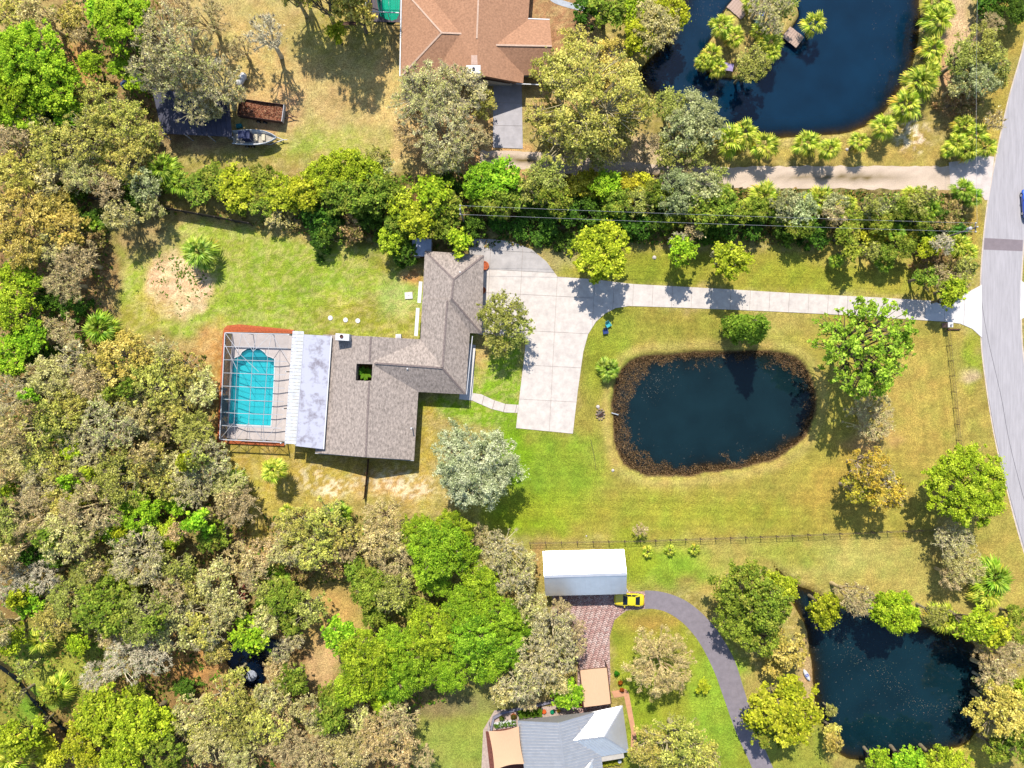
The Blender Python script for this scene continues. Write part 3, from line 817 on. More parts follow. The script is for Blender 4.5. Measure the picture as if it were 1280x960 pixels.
# garage doors facing the apron, front door, windows
for v0, v1 in ((336, 362), (368, 404)):
    a, b = Vector((*px(598.2-(v0-330)*.035, v0)[:2], 0)), Vector((*px(598.2-(v1-330)*.035, v1)[:2], 0))
    gd_ = H1.part('garage_door', MB().prism([(a.x+.01, a.y), (a.x+.06, a.y), (b.x+.06, b.y), (b.x+.01, b.y)], 0.06, 2.2), M_WHITE)
    sl_ = MB()
    for z in (.58, 1.1, 1.62): sl_.beam(a+Vector((.07, 0, z)), b+Vector((.07, 0, z)), .03)
    sl_.build('panel_rib', M_ALU, gd_)
for a, b, n in (((425, 553.9), (440, 555), (0, -1)), ((470, 556.8), (490, 558), (0, -1)), ((517.5, 515), (515.6, 540), (1, 0)), ((520, 479.2), (545, 480.5), (0, -1)), ((577, 447), (575.5, 465), (1, 0))):
    window(H1, px(*a)[:2], px(*b)[:2], .9, 2.1, n)
a, b = px(576.3, 468), px(575.4, 477)
dr_ = H1.part('front_door', MB().prism([(a.x+.02, a.y), (a.x+.07, a.y), (b.x+.07, b.y), (b.x+.02, b.y)], .1, 2.15), M_DARKW)
MB().lathe([(.02, 0), (.045, .02), (.045, .05), (.02, .07)], (b.x+.09, b.y+.12, 1.0), 8).build('handle', M_ALU, dr_)
H1.part('porch', MB().prism(P2((582,428),(594.5,431.5),(590.3,500.5),(574,499)), -.03, .10), M_CONC3)
# white gutters on the back of the garage wing and along the porch side
for a, b in (((529.0,352),(527.0,378.5)),((525.4,385),(523.0,420))):
    g_ = MB(); p, q = px(*a, 2.5), px(*b, 2.5); g_.beam(p-Vector((.36, 0, 0)), q-Vector((.36, 0, 0)), .5, .1); H1.part('awning', g_, M_WHITE)
for a, b in (((394,566.6),(517.5,575.8)),((404.0,417.6),(404,417.6))):
    if a != b: H1.part('fascia', MB().beam(px(*a, E-.1), px(*b, E-.1), .06, .2), M_WHITE)
gz = MB().beam(px(583.2,493,E-.1), px(590.6,420,E-.1), .12, .12); H1.part('gutter', gz, M_ALU)
# chimney
ch = MB(); c4 = [px(u, v, 5.1)[:2] for u, v in ((419.5,416.6),(436.6,417.6),(436,426),(419.2,425))]
chm = H1.part('chimney', MB().prism(c4, 0, 5.1), M_WHITE)
fx = px(427, 420.6, 5.1); MB().lathe([(.26, 0), (.26, .12), (.2, .14), (.2, .01)], (fx.x, fx.y, 5.1), 12).build('flue', mat('rusty_flue', alb(110, 70, 60), .8, .2), chm)
for u, v in ((509.5,461),(448,551),(514,535.5),(575,340)):
    q = px(u, v, 4.3); zz = 4.5 if u == 509.5 else 4.2; H1.part('roof_vent', MB().lathe([(.09, -.9), (.09, .25), (.13, .27), (.02, .34)], (q.x, q.y, zz-.2), 8), M_WHITE)
# flat stained membrane roof of the pool porch, its walls and posts
H1.part('flat_roof', MB().slab(P3((380,418,3.55),(414,420,3.55),(404.2,561.5,3.55),(370,557.5,3.55)), .22), M_MEMB)
H1.part('roof_edge', MB().beam(px(414.4,420,3.56), px(404.6,561.5,3.56), .14, .06), M_WHITE)
H1.part('roof_edge', MB().beam(px(379.8,418,3.56), px(369.8,557.5,3.56), .10, .06), M_ALU)
H1.part('wall', MB().prism(P2((388,428),(400,429),(392,551),(380,550)), -.05, 3.3), M_STUCCO)
# white slatted strip beside it
M_SLAT = mat('chalky_white_slats', alb(226, 228, 232), .6, .08, 1.5)
for i in range(33):
    v = 415.5+i*4.28; u0 = 365.8-(v-414)*.071
    a, b = px(u0, v, 3.2), px(u0+14.2, v+.7, 3.2)
    sl = MB().beam(a+Vector((0, 0, .03*((i*5) % 3))), b+Vector((0, 0, .03*((i*3) % 4))), .45, .035)
    H1.part('roof_slat', sl, M_SLAT)
for u_, du in ((366.6, 0), (378.2, 0)):
    H1.part('slat_rail', MB().beam(px(u_,414,3.1), px(u_-10.1,556,3.1), .1, .12), M_WHITE)
for v in (420, 465, 510, 552):
    q = px(369-(v-414)*.071, v); H1.part('post', MB().box((q.x-.07, q.y-.07, 0), (q.x+.07, q.y+.07, 3.05)), M_WHITE)
# plants in the atrium are things of their own (built with the vegetation)

# ---- screened pool
deckP = [(290,416.5),(372,419),(362,552),(283.5,548)]
dk_ = MB().prism(P2(*deckP), -.08, .06, [P2(*POOL)]).build('pool_deck', mat('deck_paint', alb(230, 216, 208), .85, .05, 1.2)); tag(dk_, 'cream concrete deck around the screened swimming pool', 'pool deck', kind='structure')
PL = Thing('swimming_pool', px(314, 485, -1.6), 'turquoise swimming pool with a rounded upper end under the screen cage', 'swimming pool')
pc = px(314, 487)
def grow(poly, k):
    cx = sum(p[0] for p in poly)/len(poly); cy = sum(p[1] for p in poly)/len(poly)
    return [(cx+(p[0]-cx)*k[0], cy+(p[1]-cy)*k[1]) for p in poly]
pin = P2(*POOL); n_ = len(pin)
basin = MB().add([(p[0], p[1], .02) for p in pin]+[(p[0], p[1], -1.5) for p in pin], [(i, (i+1) % n_, n_+(i+1) % n_, n_+i) for i in range(n_)]+[tuple(range(n_, 2*n_))[::-1]])
PL.part('basin', basin, mat('turquoise_plaster', rgb(120, 208, 208, 1.05), .6, .06, .8))
PL.part('coping', MB().prism(P2(*grow(POOL, (1.055, 1.03))), -.02, .10, [P2(*POOL)]), M_WHITE)
def clear_water(name, tint, c):
    m, nt, p, out = nodes(name); N = nt.nodes.new; L = nt.links.new
    tr = N('ShaderNodeBsdfTransparent'); tr.inputs[0].default_value = (*tint, 1)
    p.inputs['Base Color'].default_value = (*c, 1); p.inputs['Roughness'].default_value = .05
    mx = N('ShaderNodeMixShader'); mx.inputs[0].default_value = .3
    L(tr.outputs[0], mx.inputs[1]); L(p.outputs[0], mx.inputs[2]); L(mx.outputs[0], out.inputs[0]); return m
PL.part('water', MB().add([(p[0], p[1], -.08) for p in pin], [tuple(range(n_))[::-1]]), clear_water('pool_water', (.42, .90, .95), rgb(40, 172, 185, 1.0)))
st = MB().prism(P2((300,446),(303,441),(309,437.2),(316,436.2),(325,437.7),(331,442),(333,446)), -1.4, -.5); PL.part('step', st, mat('step_plaster', rgb(110, 190, 200, .75), .6, .05))
# brick planter wrapped round the cage
BK = Thing('brick_planter', px(320, 410), 'low orange brick planter curving round the pool cage', 'planter')
BK.part('brick_edge', MB().prism(P2((279.5,416),(281,410.5),(285,407),(300,405.6),(320,407.5),(345,410),(368,412.5),(369,417.2),(345,416.4),(320,415.6),(290,415.2),(283,416.3)), -.05, .30), M_BRICK)
BK.part('brick_edge', MB().prism(P2((279.5,416.5),(282.5,416.5),(275.5,549),(272.5,549)), -.05, .26), M_BRICK)
BK.part('brick_edge', MB().prism(P2((273,549.5),(356,553.2),(356,557.5),(272.5,553.5)), -.05, .28), M_BRICK)
mu = MB().prism(P2((283.5,412),(290,408.2),(320,409.5),(345,411.8),(366,413.8),(366,415.4),(320,414),(290,413.4)), .28, .33); BK.part('soil', mu, mat('red_mulch', alb(200, 100, 58), .95, .25, 6, bump=.6))

# the cage itself
class Quad:
    def __init__(s, c): s.c = [Vector((*px(*p)[:2], 0)) for p in c]   # NW NE SE SW
    def __call__(s, a, t, z):
        NW, NE, SE, SW = s.c
        p = NW*(1-a)*(1-t)+NE*a*(1-t)+SE*a*t+SW*(1-a)*t
        return Vector((p.x, p.y, z))
def pool_cage(label, corners, ts, h=2.7, top=3.7, ins=(.26, .17), east=3.15, mF=None, openE=True, diag=True):
    q = Quad(corners); T = Thing('pool_cage', q(.5, .5, 0), label, 'pool cage'); mF = mF or M_ALU
    a1, t1 = ins
    rz_ = lambda a: h+(top-h)*min(1, a/a1) if a < .72 else top+(east-top)*(a-.72)/.28
    def roofp(a, t):
        k = min(1.0, min(t, 1-t)/t1)
        return q(a, t, h+(rz_(a)-h)*k)
    bt = .085
    # eave beams and posts
    for (s0, s1) in (((0,0),(0,1)),((0,0),(1,0)),((0,1),(1,1))):
        T.part('eave_beam', MB().beam(roofp(*s0), roofp(*s1), .13, .15), mF)
    for t in [0]+ts+[1]:
        T.part('post', MB().beam(q(0, t, 0), q(0, t, h-.05), bt), mF)
    for a in (.33, .66, 1.0):
        for t in (0, 1): T.part('post', MB().beam(q(a, t, 0), q(a, t, h-.05), bt), mF)
    # cross beams W-E
    for t in ts:
        b = MB(); prev = None
        for a in (0, a1, .72, 1.0):
            p = roofp(a, t)
            if prev is not None: b.beam(prev, p, .075, .12)
            prev = p
        T.part('cross_beam', b, mF)
    # purlins N-S
    for a in (a1, .49, .72):
        b = MB(); prev = None
        for t in [0, t1, 1-t1, 1]:
            p = roofp(a, t)
            if prev is not None: b.beam(prev, p, .04, .08)
            prev = p
        T.part('purlin', b, mF)
    if diag:
        for (s0, s1) in (((a1, t1), (0, 0)), ((a1, 1-t1), (0, 1)), ((a1, 0), (.49, t1)), ((.72, 0), (.49, t1)), ((.72, 0), (1, t1*1.3)), ((a1, 1), (.49, 1-t1)), ((.72, 1), (.49, 1-t1)), ((.72, 1), (1, 1-t1*1.3)), ((a1*.9, t1), (.6, t1*2.1)), ((0, t1*.6), (a1, t1*2.0))):
            T.part('brace', MB().beam(roofp(*s0), roofp(*s1), .05, .06), mF)
        for t in (.12, .88):
            T.part('brace', MB().beam(q(0, t, 0), q(0, t+(.1 if t < .5 else -.1), h), .05), mF)
        for a in (.17, .5, .83):
            T.part('brace', MB().beam(q(a-.16, 1, 0), q(a+.16, 1, h), .05), mF)
    # screens
    for A, B in (((0, 0), (1, 0)), ((0, 1), (1, 1))):
        T.part('wall_screen', MB().add([q(*A, .1), q(*B, .1), q(*B, h-.1), q(*A, h-.1)], [(0, 1, 2, 3)]), SCR_N)
    T.part('wall_screen', MB().add([q(0, 0, .1), q(0, 1, .1), q(0, 1, h-.1), q(0, 0, h-.1)], [(0, 1, 2, 3)]), SCR_W)
    rs = MB(); gr = [0, a1, .72, 1]; gt = [0, t1, 1-t1, 1]
    for i in range(3):
        for j in range(3):
            rs.add([roofp(gr[i], gt[j])+Vector((0,0,.07)), roofp(gr[i+1], gt[j])+Vector((0,0,.07)), roofp(gr[i+1], gt[j+1])+Vector((0,0,.07)), roofp(gr[i], gt[j+1])+Vector((0,0,.07))], [(3, 2, 1, 0)])
    T.part('roof_screen', rs, SCR_R)
    return T
SCR_W = screen_mat('wall_insect_screen', rgb(96, 96, 112, .6), .78)
SCR_N = screen_mat('end_insect_screen', rgb(60, 62, 72, .6), .2)
SCR_R = screen_mat('roof_insect_screen', rgb(60, 62, 72, .6), .08)
pool_cage('grey aluminium screen cage over the turquoise pool of the shingled house', [(290.5,417.5),(369.5,419.5),(359.5,551),(284,547.5)], [.13+.123*i for i in range(7)])

# ---- brown-roofed house at the top
base = px(595, 20)
H2 = Thing('brown_roofed_house', base, 'orange-brown shingled house with a white chimney at the top edge', 'house')
M_BRN = mat('tan_brown_shingles', alb(182, 134, 102), 0.95, 0.10, 3.6, bump=.5, bscale=9, c2=alb(200, 150, 116), detail=8)
H2.part('roof', ridge_roof(*P3((525,-78,2.8),(668,-78,2.8),(654,104,2.8),(542,100,2.8),(601,-80,5.6),(596,93,5.6))), M_BRN)
H2.part('roof', MB().add(
    P3((503,-14,2.78),(600,-14,2.78),(600,97,2.78),(501,96,2.78),(552,41,4.8),(600,43,4.8),(503,-14,2.58),(600,-14,2.58),(600,97,2.58),(501,96,2.58)),
    [(0,4,5,1)[::-1],(3,2,5,4)[::-1],(0,3,4)[::-1],(1,5,2)[::-1],(0,1,7,6),(1,2,8,7),(2,3,9,8),(3,0,6,9),(6,7,8,9)]), M_BRN)
H2.part('roof', MB().add(
    P3((598,23,2.76),(687,25,2.76),(687,94,2.76),(598,94,2.76),(690,57.6,4.5),(598,56,4.5),(598,23,2.56),(687,25,2.56),(687,94,2.56),(598,94,2.56)),
    [(0,5,4,1)[::-1],(5,3,2,4)[::-1],(1,4,2)[::-1],(0,3,5),(0,1,7,6),(1,2,8,7),(2,3,9,8),(3,0,6,9),(6,7,8,9)]), M_BRN)
rc = MB()
for a, b in (((601,-78,5.6),(596,48,5.6)),((552,41,4.8),(583,42.4,4.8)),((552,41,4.8),(503.5,-13.5,2.78)),((552,41,4.8),(501.5,95.5,2.78)),((620,56.4,4.5),(690,57.6,4.5))):
    rc.beam(px(*a)+Vector((0,0,.02)), px(*b)+Vector((0,0,.02)), .24, .06)
H2.part('ridge_cap', rc, mat('pale_ridge_shingles', alb(222, 188, 164), .9, .1, 4))
H2.part('wall', MB().prism(P2((512,-70),(652,-70),(640,108),(560,106),(512,100)), -.05, 2.55), M_STUCCO)
H2.part('wall', MB().prism(P2((610,38),(676,38),(676,96),(610,96)), -.05, 2.5), M_STUCCO)
H2.part('gable', MB().add(P3((553,104,2.6),(644,106,2.6),(596.2,98,4.95)), [(0, 2, 1)]), M_STUCCO)
H2.part('gutter', MB().beam(px(501.8,-14,2.75), px(499.8,96,2.75), .16, .12), M_WHITE)
H2.part('gutter', MB().beam(px(660,23.4,2.74), px(687,24.4,2.74), .14, .12), M_WHITE)
H2.part('gutter', MB().beam(px(645,104.6,2.7), px(676,106,2.7), .12, .12), M_WHITE)
c4 = [px(u, v, 6.3)[:2] for u, v in ((582.8,81.5),(600.6,81.5),(600.6,91.5),(582.8,91.5))]
chm = H2.part('chimney', MB().prism(c4, 2.0, 6.3), M_WHITE)
q = px(592, 86.3, 6.3); MB().lathe([(.22, 0), (.22, .14), (.16, .15), (.16, .01)], (q.x, q.y, 6.3), 10).build('flue', mat('blue_grey_flue', alb(70, 76, 100), .6, .1), chm)
H2.part('chimney_cricket', MB().prism([px(u, v, 5.6)[:2] for u, v in ((589,69),(596.5,69),(597,81),(589,81))], 5.2, 5.62), mat('flashing', alb(214, 180, 160), .8, .08))
for a, b, n in (((516,101.5),(535,103),(0,-1)),((625,108.6),(638,108.7),(0,-1))): window(H2, px(*a)[:2], px(*b)[:2], .9, 2.1, n)
pd = MB().prism(P2((617,100),(652,101),(653.5,186),(616,184.5)), -.05, .05).build('parking_pad', M_JOINT); tag(pd, 'grey concrete pad in front of the brown-roofed house', 'parking pad', kind='structure')
PADP = [(617,100),(652,101),(653.5,186),(616,184.5)]
slabs(pd, PADP, [(-80, 200, -250+i*28.5, -250+(i+1)*28.5) for i in range(6)], lambda a, b: mat('grey_concrete', alb(198, 192, 194), .85, .08, .7, bump=.2), z1=.075, gap=.2, org=(617, 350), sl=.02)
DK2 = MB().prism(P2((459,-60),(503,-60),(503,28),(458,27)), -.08, .05, [P2(*POOL2)]).build('pool_deck', mat('grey_deck', alb(120, 108, 112), .9, .1, 1.5)); tag(DK2, 'dark grey deck around the kidney pool at the top edge', 'pool deck', kind='structure')
PL2 = Thing('swimming_pool', px(486, -5, -1.5), 'sea-green kidney pool under the screen cage at the top edge', 'swimming pool')
pin = P2(*POOL2); n_ = len(pin)
PL2.part('basin', MB().add([(p[0], p[1], .03) for p in pin]+[(p[0], p[1], -1.3) for p in pin], [(i, (i+1) % n_, n_+(i+1) % n_, n_+i) for i in range(n_)]+[tuple(range(n_, 2*n_))[::-1]]), mat('green_plaster', rgb(60, 200, 170, .75), .6, .06, .8))
PL2.part('water', MB().add([(p[0], p[1], -.08) for p in pin], [tuple(range(n_))[::-1]]), clear_water('pool_water_green', (.42, .92, .82), rgb(20, 190, 160, .8)))
pool_cage('white framed screen cage over the sea-green pool at the top edge', [(461.5,-56),(502,-56),(502,27.5),(461.5,25.5)], [.2, .4, .6, .8], mF=M_WHITE, top=3.2, h=2.6, ins=(.3, .1), diag=False)

# ---- steel barn with the white roof
base = px(731, 716)
BN = Thing('steel_barn', base, 'open steel barn with a low white sheet-metal roof beside the paver court', 'barn')
M_STEEL = mat('white_sheet_steel', (.58, .565, .55), 0.42, 0.03, 1.0, metal=0.8, spec=.5)
E3, R3 = 3.3, 5.1
NWb, NEb, SEb, SWb, RWb, REb = P3((679,689,E3),(779.5,686.5,E3),(782.5,742.5,E3),(682,745,E3),(680.5,720.5,R3),(783,717.5,R3))
def twoplane(NW, NE, SE, SW, RW, RE, th=.12):
    lo = [p-Vector((0,0,th)) for p in (NW, NE, SE, SW)]
    return MB().add([NW, NE, SE, SW, RW, RE]+lo, [(0,4,5,1),(4,3,2,5),(1,5,2),(3,4,0),(0,1,7,6),(1,2,8,7),(2,3,9,8),(3,0,6,9),(6,7,8,9)])
BN.part('roof', twoplane(NWb, NEb, SEb, SWb, RWb, REb), M_STEEL)
def seams(T, e0, e1, r0, r1, n, w=.05, h=.05, m=None):
    b = MB()
    for i in range(n+1):
        t = i/n; p = e0.lerp(e1, t); q = r0.lerp(r1, t); b.beam(p+Vector((0,0,h*.4)), q+Vector((0,0,h*.4)), w, h)
    return T.part('roof_seam', b, m or M_STEEL)
seams(BN, SWb, SEb, RWb, REb, 16, .09, .07); seams(BN, NWb, NEb, RWb, REb, 16, .09, .07)
BN.part('ridge_cap', MB().beam(RWb+Vector((0,0,.03)), REb+Vector((0,0,.03)), .4, .06), M_STEEL)
a_, b_, c_, d_ = [px(*p) for p in ((683.5,691),(777.5,689),(780,731),(685.5,733))]
for p, q in ((a_, b_), (a_, d_)):
    t = (q-p).normalized(); n = Vector((-t.y, t.x, 0))*.03
    BN.part('wall', MB().prism([(p+n)[:2], (q+n)[:2], (q-n)[:2], (p-n)[:2]], 0, 3.15), mat('barn_sheet', alb(170, 172, 176), .6, .06))
for i in range(6):
    p = d_.lerp(c_, i/5); BN.part('post', MB().box((p.x-.08, p.y-.08, 0), (p.x+.08, p.y+.08, 3.3)), M_ALU)
BN.part('floor', MB().prism([a_[:2], b_[:2], c_[:2], d_[:2]], -.02, .05), M_CONC2)

r = np.random.default_rng(31); n = 130; tt = r.random(n)**2*.25; ss = r.random(n)
LP = np.array([tuple(NWb.lerp(NEb, float(a)).lerp(RWb.lerp(REb, float(a)), float(b))) for a, b in zip(tt, ss)]); LP[:, 2] += .03
az = r.random(n)*6.28; d1 = np.c_[np.cos(az), np.sin(az), np.zeros(n)]*.10; d2 = np.c_[-np.sin(az), np.cos(az), np.zeros(n)]*.06; k = np.arange(n)*4
o = BN.meshpart('leaf_litter', np_mesh('leaf_litter', np.stack([LP-d1, LP-d2, LP+d1, LP+d2], 1).reshape(-1, 3), np.stack([k, k+1, k+2, k+3], 1), M_DRY, np.tile(np.array(alb(110, 90, 70)), (n*4, 1)))); o['kind'] = 'stuff'
# ---- lower house with the standing-seam roof
base = px(705, 930)
H3 = Thing('metal_roofed_house', base, 'grey standing-seam metal-roofed house at the bottom edge', 'house')
M_SEAM = mat('grey_seam_metal', (.44, .425, .41), 0.45, 0.04, 1.2, metal=.75, spec=.5)
def roof3(NW, NE, SE, SW, RN, RS):
    r_ = H3.part('roof', ridge_roof(NW, NE, SE, SW, RN, RS), M_SEAM)
A, C_, C2, A2, B, B2 = P3((647,901,2.8),(744,890,2.8),(757,985,2.8),(660,997,2.8),(698,903.5,4.8),(711,995,4.8))
roof3(A, C_, C2, A2, B, B2)
seams(H3, A, A2, B, B2, 24, m=M_SEAM); seams(H3, C_, C2, B, B2, 24, m=M_SEAM)
W1, W2, W3, W4, X1, X2 = P3((724,893.5,2.72),(778,882,2.72),(786,940,2.72),(733,949,2.72),(709,926.5,4.15),(755,921,4.15))
H3.part('roof', MB().add([W1, W2, W3, W4, X1, X2]+[p-Vector((0,0,.2)) for p in (W1, W2, W3, W4)], [(0,4,5,1),(4,3,2,5),(1,5,2),(3,4,0),(0,1,7,6),(1,2,8,7),(2,3,9,8),(3,0,6,9),(6,7,8,9)]), M_STEEL)
seams(H3, W1, W2, X1, X2, 12, m=M_STEEL); seams(H3, W4, W3, X1, X2, 12, m=M_STEEL)
Y1, Y2, Y3, Y4, Z1, Z2 = P3((718,946,2.70),(746,939,2.70),(753,990,2.70),(722,996,2.70),(706,970,4.05),(733,965,4.05))
H3.part('roof', MB().add([Y1, Y2, Y3, Y4, Z1, Z2]+[p-Vector((0,0,.2)) for p in (Y1, Y2, Y3, Y4)], [(0,4,5,1),(4,3,2,5),(1,5,2),(3,4,0),(0,1,7,6),(1,2,8,7),(2,3,9,8),(3,0,6,9),(6,7,8,9)]), M_STEEL)
seams(H3, Y1, Y2, Z1, Z2, 7, m=M_STEEL)
rc = MB()
for a, b in ((B, B2), (X1.lerp(X2, .3), X2), (X2, W2), (X2, W3), (Z2, Y2)): rc.beam(a+Vector((0,0,.04)), b+Vector((0,0,.04)), .22, .05)
H3.part('ridge_cap', rc, M_SEAM)
H3.part('wall', MB().prism(P2((653,906),(740,896),(750,1000),(662,1000)), -.05, 2.62), M_STUCCO)
H3.part('wall', MB().prism(P2((735,899),(770,891),(777,936),(735,943)), -.05, 2.58), M_STUCCO)
for a, b, n in (((700,900.8),(715,899),(0,1)),((665,904.8),(685,902.4),(0,1)),((771.2,900),(773.4,915),(1,0))): window(H3, px(*a)[:2], px(*b)[:2], .9, 2.1, n)
for u, v in ((726,911),(714,931)):
    q = px(u, v, 3.8); H3.part('roof_vent', MB().lathe([(.06, -.6), (.06, .3), (.1, .32), (.02, .4)], (q.x, q.y, 3.9), 8), M_ALU)
pat = MB().prism(P2((604,912),(618,888),(660,884),(700,882),(722,876),(724,890),(700,903),(652,906),(662,1000),(600,1000)), -.04, .06).build('patio', mat('patio_pavers', alb(206, 182, 166), .9, .12, 2.5, bump=.3)); tag(pat, 'sandy patio around the upper side of the metal-roofed house', 'patio', kind='structure')
pr = MB().prism(P2((607,914),(650,908),(659,985),(616,995)), .02, .075).build('brick_patio', mat('dark_red_brick', alb(128, 74, 60), .9, .22, 4, bump=.4)); tag(pr, 'dark red brick patio floor under the tan sail shade', 'patio', kind='structure')
wl_ = MB().prism(P2((764,864),(782,861),(786,866),(795,915),(797,940),(793,946),(788,942),(789,915),(780,870),(768,872)), -.03, .08).build('curved_path', mat('peach_concrete', alb(226, 168, 128), .9, .06, 1.5)); tag(wl_, 'peach coloured path curving round the metal-roofed house', 'path', kind='structure')

# ---- tan canopy and sail
CN = Thing('tan_canopy', px(744, 859), 'flat tan fabric canopy on a brown frame between paver court and metal-roofed house', 'canopy')
cc = P3((724.5,838,2.8),(759,834.5,2.8),(764,879.5,2.8),(729.5,884,2.8)); M_TAN = mat('tan_fabric', alb(244, 198, 156), .85, .03, 2, stretch=(6, 1, 1))
ridge_a, ridge_b = px(741.5,836,3.15), px(747,882,3.15)
m_ = MB().add([cc[0], ridge_a, ridge_b, cc[3], cc[1], cc[2]], [(0, 3, 2, 1), (1, 2, 5, 4)])
CN.part('fabric', m_, M_TAN)
for i in range(4): CN.part('frame_rail', MB().beam(cc[i]+Vector((0,0,-.05)), cc[(i+1) % 4]+Vector((0,0,-.05)), .16, .14), M_DARKW)
for c in cc: CN.part('post', MB().box((c.x-.06, c.y-.06, 0), (c.x+.06, c.y+.06, 2.7)), M_DARKW)
SL = Thing('sail_shade', px(632, 935), 'tan four-cornered sail shade with curved edges at the bottom edge', 'sail shade')
sc4 = P3((610.5,913.5,3.0),(648.5,907.5,3.3),(655,955,3.0),(618,963,3.2)); vs = []; nn = 11
for i in range(nn):
    for j in range(nn):
        a, t = i/(nn-1), j/(nn-1)
        p = sc4[0]*(1-a)*(1-t)+sc4[1]*a*(1-t)+sc4[2]*a*t+sc4[3]*(1-a)*t
        cx_ = (sc4[0]+sc4[1]+sc4[2]+sc4[3])/4
        pull = .11*(4*t*(1-t)*(1-2*min(a, 1-a))**2*0.6+4*a*(1-a)*(1-2*min(t, 1-t))**2)
        p = p.lerp(cx_, pull); p = p+Vector((0, 0, -.18*16*a*(1-a)*t*(1-t))); vs.append(p)
SL.part('fabric', MB().add(vs, [(i*nn+j, (i+1)*nn+j, (i+1)*nn+j+1, i*nn+j+1) for i in range(nn-1) for j in range(nn-1)]), M_TAN, smooth=True)
for c in sc4: SL.part('mast', MB().tube([(c.x, c.y, 0), (c.x, c.y, c.z+.1)], .05, 8), M_ALU)

# ---- dark carport under the oaks, small garden shed
CP = Thing('carport', px(243, 145), 'dark low carport roof half hidden under the oak beside the boat', 'carport')
cp4 = P3((190,110,2.7),(286,120,2.7),(290,171,2.5),(203,167,2.5))
CP.part('roof', MB().slab(cp4, .1), mat('charcoal_sheet', alb(66, 66, 86), .6, .15, 1.2))
seams(CP, cp4[3], cp4[2], cp4[0], cp4[1], 14, m=MATS['charcoal_sheet'])
for c in cp4: CP.part('post', MB().box((c.x-.06, c.y-.06, 0), (c.x+.06, c.y+.06, c.z-.05)), M_ALU)
for c in (cp4[3].lerp(cp4[2], .33), cp4[3].lerp(cp4[2], .66)): CP.part('post', MB().box((c.x-.06, c.y-.06, 0), (c.x+.06, c.y+.06, c.z-.05)), M_ALU)
GS = Thing('garden_shed', px(528, 310), 'small pale-roofed shed in the shade behind the garage wing', 'shed')
g4 = P3((515.5,297.5,2.3),(539.5,299,2.3),(538.5,321,2.1),(514.5,319.5,2.1)); GS.part('roof', MB().slab(g4, .1), mat('pale_shed_roof', alb(190, 196, 214), .7, .1, 2))
gg = [c.lerp((g4[0]+g4[2])/2, .08) for c in g4]; GS.part('wall', MB().prism([c[:2] for c in gg], 0, 1.98), M_STUCCO)
a, b = gg[3], gg[2]; GS.part('door', MB().box((a.lerp(b, .35).x, a.lerp(b, .35).y-.05, .05), (a.lerp(b, .65).x, a.lerp(b, .65).y+.01, 1.85)), M_DARKW)

# ================================================================== VEGETATION
def unit(v): return v/np.maximum(np.linalg.norm(v, axis=-1, keepdims=True), 1e-9)

def leaf_quads(Cn, N, r, L, Wd, cols):
    """diamond leaves at Cn, facing N"""
    n = len(Cn)
    T = unit(np.cross(N, r.normal(0, 1, (n, 3)))); B = np.cross(N, T)
    f_ = .5+1.0*r.random((n, 1))**1.5; l = L*f_*(.85+.3*r.random((n, 1))); w = Wd*f_*(.85+.3*r.random((n, 1)))
    Vv = np.stack([Cn-T*l/2, Cn+B*w/2-N*w*.12, Cn+T*l/2, Cn-B*w/2-N*w*.12], 1).reshape(-1, 3)
    k = np.arange(n)*4
    return Vv, np.stack([k, k+1, k+2, k+3], 1), np.repeat(cols, 4, 0)

def np_tubes(chains, sides=4):
    """chains: list of (pts (m,3), radii (m,)) with the same m -> verts, quad faces"""
    P = np.array([c[0] for c in chains]); Rr = np.array([c[1] for c in chains])
    n, m, _ = P.shape
    D = np.empty_like(P); D[:, 1:-1] = P[:, 2:]-P[:, :-2]; D[:, 0] = P[:, 1]-P[:, 0]; D[:, -1] = P[:, -1]-P[:, -2]
    D = unit(D); up = np.where(np.abs(D[..., 2:3]) < .9, np.array([0, 0, 1.]), np.array([1., 0, 0]))
    A = unit(np.cross(D, up)); B = np.cross(D, A)
    ang = np.arange(sides)*2*np.pi/sides
    ring = A[:, :, None]*np.cos(ang)[None, None, :, None]+B[:, :, None]*np.sin(ang)[None, None, :, None]
    Vv = (P[:, :, None]+ring*Rr[:, :, None, None]).reshape(-1, 3)
    base = (np.arange(n)*m*sides)[:, None, None]; i = (np.arange(m-1)*sides)[None, :, None]; k = np.arange(sides)[None, None, :]; k2 = (k+1) % sides
    F_ = np.stack([base+i+k2, base+i+k, base+i+sides+k, base+i+sides+k2], -1).reshape(-1, 4)
    return Vv, F_

def join(parts):
    Vs, Fs, o = [], [], 0
    for v, f in parts:
        Vs.append(v); Fs.append(f+o); o += len(v)
    return np.concatenate(Vs), np.concatenate(Fs)

